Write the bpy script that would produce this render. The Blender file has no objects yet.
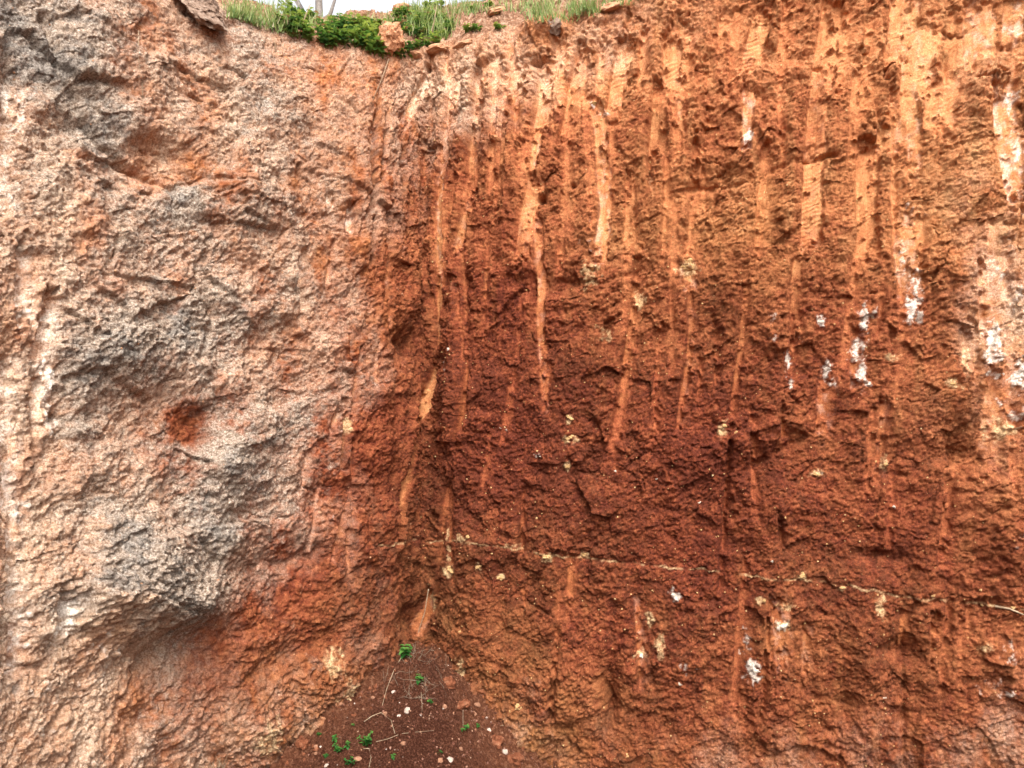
import bpy, math, random
import numpy as np
from mathutils import Vector, Matrix, noise as mnoise

random.seed(7)
rng = np.random.RandomState(11)
R = math.radians

# ------------------------------------------------------------------ camera, sky, sun, exposure
scene = bpy.context.scene
FPX = 759.0                                     # focal length in pixels of a 1024 px wide frame
CAM = np.array([0.0, 0.0, 1.5])
cam_d = bpy.data.cameras.new('camera')
cam_d.sensor_fit = 'HORIZONTAL'; cam_d.sensor_width = 36.0
cam_d.lens = 36.0 * FPX / 1024.0
cam_d.clip_start = 0.05; cam_d.clip_end = 500.0
cam = bpy.data.objects.new('camera', cam_d)
scene.collection.objects.link(cam)
cam.location = CAM; cam.rotation_euler = (R(90), 0, 0)
scene.camera = cam
scene.render.resolution_x = 1024; scene.render.resolution_y = 768

SUN_EL, SUN_AZ = 54.0, 170.0                    # azimuth clockwise from +Y: behind the camera
world = bpy.data.worlds.new('World'); scene.world = world
world.use_nodes = True
wn = world.node_tree; wn.nodes.clear()
w_out = wn.nodes.new('ShaderNodeOutputWorld'); w_bg = wn.nodes.new('ShaderNodeBackground')
w_sky = wn.nodes.new('ShaderNodeTexSky'); w_sky.sky_type = 'NISHITA'; w_sky.sun_disc = False
w_sky.sun_elevation = R(SUN_EL); w_sky.sun_rotation = R(SUN_AZ)
w_sky.dust_density = 8.0; w_sky.air_density = 1.5; w_sky.ozone_density = 1.0
w_hsv = wn.nodes.new('ShaderNodeHueSaturation'); w_hsv.inputs['Saturation'].default_value = 0.22   # thin white overcast
wn.links.new(w_sky.outputs[0], w_hsv.inputs['Color']); wn.links.new(w_hsv.outputs[0], w_bg.inputs[0])
w_bg.inputs[1].default_value = 0.15
wn.links.new(w_bg.outputs[0], w_out.inputs[0])

sun_d = bpy.data.lights.new('sun', 'SUN'); sun_d.energy = 1.0; sun_d.angle = R(16); sun_d.color = (1.0, 0.965, 0.91)
sun = bpy.data.objects.new('sun', sun_d); scene.collection.objects.link(sun)
az, el = R(SUN_AZ), R(SUN_EL)
sdir = Vector((math.sin(az) * math.cos(el), math.cos(az) * math.cos(el), math.sin(el)))
sun.rotation_euler = sdir.to_track_quat('Z', 'Y').to_euler(); sun.location = sdir * 20

scene.view_settings.view_transform = 'Standard'; scene.view_settings.look = 'None'
scene.view_settings.exposure = 1.5; scene.view_settings.gamma = 1.0
scene.view_settings.use_curve_mapping = False

# ------------------------------------------------------------------ helpers
def link(o):
    scene.collection.objects.link(o); return o

def mesh_obj(name, verts, faces, mat=None, parent=None, smooth=False):
    me = bpy.data.meshes.new(name)
    me.from_pydata([tuple(map(float, v)) for v in verts], [], [tuple(map(int, f)) for f in faces])
    if smooth: me.polygons.foreach_set('use_smooth', [True] * len(me.polygons))
    me.update()
    o = bpy.data.objects.new(name, me)
    if mat: me.materials.append(mat)
    if parent: o.parent = parent
    return link(o)

def empty(name, loc):
    o = bpy.data.objects.new(name, None); o.location = loc; o.empty_display_size = 0.02
    return link(o)

def tag(o, label, cat, group=None):
    o['label'] = label; o['category'] = cat
    if group: o['group'] = group
    return o

# ---- array noise
_perm = rng.permutation(256); _perm = np.concatenate([_perm, _perm, _perm])
_ga = rng.rand(256) * 2 * np.pi; _gx, _gy = np.cos(_ga).astype('f4'), np.sin(_ga).astype('f4')
_r1, _r2, _r3, _r4, _r5 = [rng.rand(256).astype('f4') for _ in range(5)]

def perlin(x, y, seed=0):
    x = x + seed * 17.31; y = y + seed * 9.73
    xi = np.floor(x); yi = np.floor(y)
    fx = (x - xi).astype('f4'); fy = (y - yi).astype('f4')
    xi = xi.astype('i4') & 255; yi = yi.astype('i4') & 255
    u = fx * fx * fx * (fx * (fx * 6 - 15) + 10); v = fy * fy * fy * (fy * (fy * 6 - 15) + 10)
    def g(ix, iy, dx, dy):
        h = _perm[_perm[ix] + iy]; return _gx[h] * dx + _gy[h] * dy
    a = g(xi, yi, fx, fy); b = g(xi + 1, yi, fx - 1, fy)
    c = g(xi, yi + 1, fx, fy - 1); d = g(xi + 1, yi + 1, fx - 1, fy - 1)
    ab = a + u * (b - a); cd = c + u * (d - c)
    return (ab + v * (cd - ab)) * 1.45

def fbm(x, y, octv=4, seed=0, gain=0.5, ridged=False):
    out = 0; a = 1.0; tot = 0
    for k in range(octv):
        n = perlin(x, y, seed + k * 3.1)
        if ridged: n = 1 - 2 * np.abs(n)
        out = out + a * n; tot += a; a *= gain; x = x * 2.03; y = y * 2.03
    return out / tot

def chips(x, y, seed=0, tilt=1.0):
    """broken-earth facets: every Voronoi cell is a small tilted plane; returns height, edge distance, cell value"""
    x = x + seed * 13.7; y = y + seed * 5.9
    xi = np.floor(x).astype('i4'); yi = np.floor(y).astype('i4')
    f1 = np.full(x.shape, 9.0, 'f4'); f2 = f1.copy(); h1 = np.zeros(x.shape, 'f4'); cv = h1.copy()
    for dx in (-1, 0, 1):
        for dy in (-1, 0, 1):
            cx = xi + dx; cy = yi + dy
            h = _perm[_perm[cx & 255] + (cy & 255)]
            ox = (x - cx - _r1[h]).astype('f4'); oy = (y - cy - _r2[h]).astype('f4')
            dd = ox * ox + oy * oy
            hh = _r3[h] - 0.5 + tilt * ((_r4[h] - 0.5) * ox + (_r5[h] - 0.5) * oy) * 2
            near = dd < f1
            f2 = np.where(near, f1, np.minimum(f2, dd))
            h1 = np.where(near, hh, h1); cv = np.where(near, _r4[h], cv)
            f1 = np.where(near, dd, f1)
    d1 = np.sqrt(f1); return h1, np.sqrt(f2) - d1, cv, d1

def sstep(a, b, x):
    t = np.clip((x - a) / (b - a), 0, 1); return t * t * (3 - 2 * t)

def gsmooth(a, n):
    k = np.exp(-0.5 * (np.arange(-3 * n, 3 * n + 1) / n) ** 2); k /= k.sum()
    return np.convolve(np.pad(a, 3 * n, mode='edge'), k, 'valid')

# ------------------------------------------------------------------ the cut: survey of the wall in plan, at three heights
# station: (bearing, distance to foot, to mid height, to top, bearing-height of the edge)
ST = [(-150, 1.30, 1.45, 1.75, -60), (-40, 1.68, 1.83, 2.10, -60), (0, 1.80, 1.95, 2.22, -55), (100, 2.10, 2.20, 2.46, -30), (160, 2.28, 2.36, 2.62, -8),
      (200, 2.40, 2.46, 2.75, 12), (225, 2.46, 2.52, 2.83, 17), (250, 2.52, 2.58, 2.90, 26), (300, 2.65, 2.72, 3.04, 40), (350, 2.75, 2.81, 3.12, 50), (385, 2.87, 2.92, 3.18, 55),
      (420, 3.12, 3.17, 3.24, 57), (450, 3.00, 3.05, 3.20, 50), (480, 2.93, 2.97, 3.16, 42), (530, 2.88, 2.92, 3.08, 28), (570, 2.84, 2.88, 3.02, 20), (610, 2.80, 2.85, 2.98, 10),
      (650, 2.77, 2.82, 2.95, -4), (750, 2.69, 2.74, 2.85, -30), (860, 2.60, 2.65, 2.76, -45), (1024, 2.46, 2.50, 2.60, -60), (1200, 2.32, 2.36, 2.44, -60)]
def plan(px, d): return ((px - 512) / FPX * d, d)
PB = [plan(a[0], a[1]) for a in ST]; PM = [plan(a[0], a[2]) for a in ST]; PT = [plan(a[0], a[3]) for a in ST]
ZE = [1.5 + (384 - a[4]) / FPX * a[3] for a in ST]
# beyond the frame the cut runs on: left past the camera, right along the bank
PB = [(-1.75, -2.5), (-1.45, 0.2)] + PB + [(3.2, 1.7), (6.0, 0.9)]
PM = [(-1.85, -2.5), (-1.55, 0.2)] + PM + [(3.2, 1.75), (6.0, 0.95)]
PT = [(-2.15, -2.5), (-1.80, 0.3)] + PT + [(3.2, 1.85), (6.0, 1.05)]
ZE = [2.9, 2.9] + ZE + [3.1, 3.1]
PB, PM, PT, ZE = map(np.array, (PB, PM, PT, ZE))
SK = np.concatenate([[0], np.cumsum(np.hypot(*np.diff(PM, axis=0).T))])
def s_of(px):                                   # arc length of a bearing at mid height
    return float(np.interp(px, [a[0] for a in ST], SK[2:-2]))
sA, sB = s_of(-45), s_of(1068)
STEP = 0.0036
fine = np.arange(sA, sB, STEP)
gl = np.geomspace(STEP, 0.16, 115); gl = np.cumsum(gl)
s_ax = np.concatenate([np.sort(sA - gl * sA / gl[-1]), fine, sB + gl * (SK[-1] - sB) / gl[-1]])
NU = len(s_ax); S_CORNER = s_of(420); I_CORNER = int(np.argmin(abs(s_ax - S_CORNER)))
dense = np.arange(0, SK[-1], 0.004)
def curve(vals, sm):
    return np.interp(s_ax, dense, gsmooth(np.interp(dense, SK, vals), sm))
B = np.stack([curve(PB[:, k], 8) for k in (0, 1)], 1); M = np.stack([curve(PM[:, k], 9) for k in (0, 1)], 1)
T = np.stack([curve(PT[:, k], 22) for k in (0, 1)], 1); zE = curve(ZE, 10)
zE = zE + 0.018 * perlin(s_ax * 7, s_ax * 0, 5) + 0.010 * perlin(s_ax * 19, s_ax * 0, 6)
r_ax = np.concatenate([np.arange(-0.12, 0.05, 0.015), np.arange(0.05, 3.58, STEP)])
NV = len(r_ax)
Sg, Rg = np.meshgrid(s_ax, r_ax, indexing='ij')
Zw = np.minimum(Rg, zE[:, None]); Ee = np.maximum(0, Rg - zE[:, None])
ZB, ZM = 0.2, 1.5
ZT = zE[:, None]
Lb = (Zw - ZM) * (Zw - ZT) / ((ZB - ZM) * (ZB - ZT)); Lm = (Zw - ZB) * (Zw - ZT) / ((ZM - ZB) * (ZM - ZT)); Lt = (Zw - ZB) * (Zw - ZM) / ((ZT - ZB) * (ZT - ZM))
XY = B[:, None, :] * Lb[..., None] + M[:, None, :] * Lm[..., None] + T[:, None, :] * Lt[..., None]
tan = np.gradient(T, axis=0); tan /= np.linalg.norm(tan, axis=1)[:, None]
back = np.stack([-tan[:, 1], tan[:, 0]], 1)
for k in (0, 1): back[:, k] = gsmooth(back[:, k], 40)
back /= np.linalg.norm(back, axis=1)[:, None]
bx_px = np.interp(s_ax, SK[2:-2], [a[0] for a in ST])
slope = np.interp(bx_px, [200, 335, 385, 420, 480, 640], [R(30), R(32), R(41), R(45), R(44), R(42)])[:, None]
# over the lip the surface turns back onto the grassy slope
ang = slope + (R(78) - slope) * np.exp(-Ee / 0.03)
flat = sstep(0.42, 0.62, Ee); ang = ang * (1 - flat) + R(12) * flat
dr = np.gradient(Rg, axis=1)
inc = np.where(Ee > 0, dr, 0)
dz_e = np.cumsum(inc * np.sin(ang), axis=1); db_e = np.cumsum(inc * np.cos(ang), axis=1)
P = np.empty((NU, NV, 3))
P[..., 0] = XY[..., 0] + back[:, None, 0] * db_e; P[..., 1] = XY[..., 1] + back[:, None, 1] * db_e
P[..., 2] = Zw + dz_e
du = np.gradient(P, axis=0); dv = np.gradient(P, axis=1)
N = np.cross(dv, du); N /= np.linalg.norm(N, axis=2)[..., None] + 1e-12
flip = np.sign((N * (CAM - P)).sum(2).mean()); N *= flip

bpx = 512 + FPX * P[..., 0] / np.maximum(P[..., 1], 0.2); bpy_ = 384 - FPX * (P[..., 2] - 1.5) / np.maximum(P[..., 1], 0.2)
bpx[P[..., 1] < 0.6] = 1e5
def W(px, py):
    """wall coordinates (arc length, height) of a point surveyed from the photograph"""
    k = int(np.argmin((bpx - px) ** 2 + (bpy_ - py) ** 2)); return Sg.flat[k], Rg.flat[k]
PXM = 0.0037                                    # metres per surveyed pixel on the wall

S = Sg.astype('f4'); Rr = Rg.astype('f4')
left = sstep(S_CORNER + 0.06, S_CORNER - 0.22, S)         # 1 on the weathered left face
over = sstep(0.0, 0.10, Ee).astype('f4')                  # 1 on the slope above the lip

def idw(pts, power=3.0, soft=0.03):
    num = 0; den = 0
    for px, py, v in pts:
        s0, r0 = W(px, py)
        w = 1.0 / ((S[::6, ::6] - s0) ** 2 + (Rr[::6, ::6] - r0) ** 2 + soft ** 2) ** (power / 2)
        num = num + w * v; den = den + w
    c = num / den
    ii = np.minimum(np.arange(NU) / 6.0, c.shape[0] - 1.001); jj = np.minimum(np.arange(NV) / 6.0, c.shape[1] - 1.001)
    i0 = ii.astype(int); j0 = jj.astype(int); fi = (ii - i0)[:, None]; fj = (jj - j0)[None]
    return (c[i0][:, j0] * (1 - fi) * (1 - fj) + c[i0 + 1][:, j0] * fi * (1 - fj) + c[i0][:, j0 + 1] * (1 - fi) * fj + c[i0 + 1][:, j0 + 1] * fi * fj).astype('f4')

def blob(px, py, rx, ry, rot=0.0, soft=1.0):
    s0, r0 = W(px, py); a = R(rot); out = np.zeros(S.shape, 'f4'); w = 2.6 * max(rx, ry) * PXM
    i0, i1 = np.searchsorted(s_ax, [s0 - w, s0 + w]); j0, j1 = np.searchsorted(r_ax, [r0 - w, r0 + w])
    dx = (S[i0:i1, j0:j1] - s0) / (rx * PXM); dy = (Rr[i0:i1, j0:j1] - r0) / (ry * PXM)
    u = dx * math.cos(a) + dy * math.sin(a); v = -dx * math.sin(a) + dy * math.cos(a)
    out[i0:i1, j0:j1] = np.exp(-(u * u + v * v) * soft)
    return out

def polyline(pts):
    """distance to a polyline, signed lateral offset and 0..1 position along it"""
    q = np.array([W(*p[:2]) for p in pts])
    best = np.full(S.shape, 9.0, 'f4'); lat = np.zeros(S.shape, 'f4'); pos = np.zeros(S.shape, 'f4')
    seg = np.hypot(*np.diff(q, axis=0).T); cum = np.concatenate([[0], np.cumsum(seg)])
    lo = q.min(0) - 0.12; hi = q.max(0) + 0.12
    i0, i1 = np.searchsorted(s_ax, [lo[0], hi[0]]); j0, j1 = np.searchsorted(r_ax, [lo[1], hi[1]])
    sl = (slice(max(i0, 0), i1), slice(max(j0, 0), j1))
    s_, r_ = S[sl], Rr[sl]
    b = np.full(s_.shape, 9.0, 'f4'); l = np.zeros(s_.shape, 'f4'); p_ = l.copy()
    for k in range(len(q) - 1):
        d = q[k + 1] - q[k]; L2 = (d ** 2).sum()
        t = np.clip(((s_ - q[k, 0]) * d[0] + (r_ - q[k, 1]) * d[1]) / L2, 0, 1)
        ex = s_ - q[k, 0] - t * d[0]; ey = r_ - q[k, 1] - t * d[1]
        dist = np.hypot(ex, ey); side = np.sign(d[0] * ey - d[1] * ex)
        m = dist < b
        b = np.where(m, dist, b); l = np.where(m, dist * side, l); p_ = np.where(m, (cum[k] + t * seg[k]) / cum[-1], p_)
    return sl, b, l, p_

# ------------------------------------------------------------------ relief of the wall (metres along the normal)
ca, sa = math.cos(R(28)), math.sin(R(28))
wx = S + 0.018 * fbm(S * 6, Rr * 6, 3, 1); wy = Rr + 0.018 * fbm(S * 6, Rr * 6, 3, 2)
dgx = wx * ca + wy * sa; dgy = -wx * sa + wy * ca                     # shear direction of the red earth
big = fbm(S * 1.3, Rr * 0.9, 3, 3)
rough = 0.55 + 0.9 * np.clip(0.5 + fbm(S * 2.2, Rr * 2.2, 3, 8), 0, 1)
c1, e1, v1, _ = chips(dgx * 6, dgy * 8.0, 1); c2, e2, v2, d2 = chips(dgx * 17 + 0.2 * c1, dgy * 23, 2); c3, e3, v3, d3 = chips(dgx * 38 + .2 * c2, dgy * 46, 3, 1.3)
c4, e4, v4, d4 = chips(dgx * 84 + .2 * c3, dgy * 98, 4, 1.4)
fineN = fbm(S * 60, Rr * 66, 4, 12, 0.65)
white = rng.randn(NU, NV).astype('f4')
colm = perlin(S * 5.2, Rr * 0.7, 21) + 0.5 * perlin(S * 11, Rr * 1.1, 22)
lump3 = np.clip(0.62 - d3, 0, 1) * sstep(0.45, 0.7, v3)          # single clods standing out
lump2 = np.clip(0.62 - d2, 0, 1) * sstep(0.6, 0.8, v2)
crumb = 0.0070 * fineN + 0.0013 * white + 0.009 * fbm(S * 16, Rr * 18, 3, 30) + 0.0070 * np.clip(0.7 - d4, 0, 1) * (0.4 + 1.2 * v4) + 0.0025 * c4
patch = sstep(-0.25, 0.35, fbm(S * 4.5, Rr * 5.5, 3, 31))
relR = 0.035 * big + 0.020 * colm + rough * (0.017 * c1 + (0.002 + 0.008 * patch) * c2 + (0.001 + 0.0045 * patch) * c3) + crumb + 0.021 * fbm(S * 7, Rr * 6, 3, 32) + (0.3 + 0.7 * patch) * (0.013 * lump3 + 0.022 * lump2)
rid = fbm(wx * 3.2, wy * 3.8, 5, 40, 0.55, True)
k1, g1, u1, _ = chips(wx * 4.2 + 0.2 * rid, wy * 5.2, 5, 1.3); k2, g2, u2, _ = chips(wx * 11 + 0.3 * k1, wy * 14, 6, 1.2); k3, g3, u3, _ = chips(wx * 30 + .3 * k2, wy * 40, 7, 1.2)
kb, gb, ub, _ = chips(wx * 2.3 + 0.2 * rid, wy * 2.6, 8, 1.4)
relL = 0.055 * fbm(S * 1.5, Rr * 1.3, 3, 50) + 0.034 * rid + 0.022 * kb + 0.05 * fbm(S * 2.8, Rr * 2.6, 3, 61) + 0.028 * k1 + 0.006 * k2 + 0.75 * crumb + 0.010 * lump3 + 0.020 * lump2 + 0.012 * fbm(S * 11, Rr * 12, 4, 60)
soilL = 0.05 * fbm(S * 1.5, Rr * 1.3, 3, 50) + rough * (0.016 * c1 + 0.002 * c2) + 0.95 * crumb + 0.022 * rid + 0.03 * fbm(S * 2.8, Rr * 2.6, 3, 61) + 0.012 * lump3 + 0.02 * lump2

GREY = [(8, 20, .95), (20, 60, .8), (30, 30, .9), (70, 20, .6), (50, 60, 1.0), (90, 130, .85), (150, 40, .25), (130, 90, .3), (200, 70, .45), (250, 80, .5), (280, 120, .5), (70, 170, .4), (110, 200, .55), (160, 165, .0),
        (180, 205, .75), (240, 210, .6), (220, 170, .25), (120, 250, .5), (60, 220, .25), (200, 250, .5), (250, 260, .3), (140, 300, .6), (80, 330, .65), (110, 340, .95),
        (180, 330, .85), (210, 320, .65), (270, 310, .5), (290, 350, .4), (120, 380, .6), (150, 420, .35), (80, 430, .65), (110, 450, .5), (192, 430, -.1), (232, 398, .25), (165, 425, .5), (205, 395, .5), (215, 440, .55), (185, 460, .5),
        (222, 458, .95), (260, 440, .65), (290, 400, .6), (260, 490, .75), (200, 500, .75), (150, 500, .4), (100, 560, .95), (130, 570, 1.05), (172, 598, .75), (190, 540, .75),
        (215, 530, .85), (100, 615, .2), (150, 635, .25), (60, 555, .3), (240, 560, .05), (120, 690, .1), (50, 690, .1), (20, 300, .0), (30, 450, .1), (20, 550, -.1), (320, 350, .15),
        (330, 250, .15), (310, 180, .3), (340, 120, .1), (330, 460, .22), (305, 540, .15), (20, 120, .4), (0, 60, .5), (350, 600, -.2), (250, 640, .0), (200, 700, .0), (165, 715, .4),
        (380, 80, 0), (380, 200, -.1), (370, 320, -.2), (380, 450, -.3), (390, 560, -.3), (440, 200, -.5), (440, 400, -.5), (440, 600, -.5), (420, 80, -.2), (600, 100, -.6),
        (600, 400, -.6), (600, 650, -.6), (900, 100, -.6), (900, 400, -.6), (900, 650, -.6), (280, 20, .1), (190, 15, .4), (110, 10, .4), (448, 365, .2), (525, 720, .25), (1015, 120, -.1)]
grey0 = idw(GREY)
hard = sstep(0.15, 0.6, grey0 + 0.25 * fbm(S * 5, Rr * 5, 3, 70)) * left     # crusted rock against bare earth
rel = relR * (1 - left) + left * (soilL * (1 - hard) + relL * hard)
rel = rel * (1 - 0.65 * left * np.exp(-np.maximum(0, zE[:, None] - Rg) / 0.10)) + 0.02 * left * np.exp(-np.maximum(0, zE[:, None] - Rg) / 0.10)

# lumps and hollows seen in the photograph: (x, y, rx, ry, rot, metres)
for b in [(130, 580, 62, 36, -30, .10), (172, 600, 34, 16, -38, .065), (165, 645, 40, 14, 10, -.045), (195, 430, 18, 22, 0, -.05), (225, 462, 26, 20, -20, .035), (165, 165, 55, 22, 12, -.05), (120, 345, 60, 26, 0, .045),
          (120, 420, 55, 30, 0, -.035), (205, 300, 26, 30, -50, .03), (190, 650, 40, 20, 35, -.04), (206, 22, 17, 5, -14, -.07), (90, 130, 60, 8, -52, -.03), (255, 200, 50, 16, 20, .03),
          (230, 215, 30, 60, 20, .02), (265, 740, 40, 40, 0, .05), (325, 690, 30, 34, 0, .045), (350, 615, 24, 26, 0, .03), (300, 650, 60, 14, 40, -.02), (285, 560, 70, 12, 42, -.025),
          (405, 345, 24, 20, 0, -.06), (410, 620, 22, 20, 0, -.06), (480, 340, 40, 30, 0, -.03), (545, 285, 40, 12, 0, -.03), (455, 395, 18, 60, 8, .03), (395, 440, 12, 70, 12, -.03),
          (540, 200, 7, 6, 0, -.05), (830, 156, 12, 5, 40, -.02), (756, 96, 10, 8, 0, -.03), (795, 60, 30, 9, 20, -.03),
          (880, 557, 20, 6, 20, -.035), (897, 650, 16, 10, 45, -.06), (904, 720, 5, 30, 0, -.015), (845, 712, 8, 22, 0, -.03), (610, 690, 9, 34, 8, -.045), (665, 728, 8, 26, 0, -.03),
          (562, 690, 34, 36, 0, .05), (530, 740, 26, 30, 0, .04), (500, 610, 8, 50, 0, -.02), (620, 560, 60, 5, 0, -.012), (955, 440, 10, 22, 20, -.03), (940, 455, 40, 10, 25, -.035),
          (945, 60, 10, 22, 0, -.02), (955, 30, 30, 9, 20, -.03), (1005, 45, 22, 6, 0, -.03), (790, 425, 34, 10, 25, .025), (800, 500, 40, 20, 20, .02), (700, 450, 70, 40, 0, .03),
          (745, 445, 30, 14, 0, .02), (556, 30, 12, 10, 0, .04), (538, 28, 16, 8, 20, .03), (427, 66, 5, 4, 0, -.03), (475, 54, 7, 5, 0, -.03), (532, 63, 7, 4, 0, -.03), (343, 105, 7, 3, 0, -.02),
          (560, 100, 30, 30, 0, -.01), (860, 650, 14, 60, 0, .02), (770, 640, 16, 60, 0, .02), (700, 640, 20, 60, 0, .015), (1010, 540, 30, 20, 30, .03), (925, 600, 12, 30, 0, .02)]:
    rel = rel + b[5] * blob(*b[:5]) * (1 + 0.35 * fineN)

# masks for the material
tanm = np.zeros(S.shape, 'f4'); whit = np.zeros(S.shape, 'f4'); orng = np.zeros(S.shape, 'f4'); smth = np.zeros(S.shape, 'f4'); lite = smth.copy()
edgeN = perlin(S * 70, Rr * 30, 80); edgeB = perlin(S * 22, Rr * 14, 81)
lowrel = 0.035 * big + 0.020 * colm + 0.010 * fbm(S * 4, Rr * 3, 2, 83)
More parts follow.
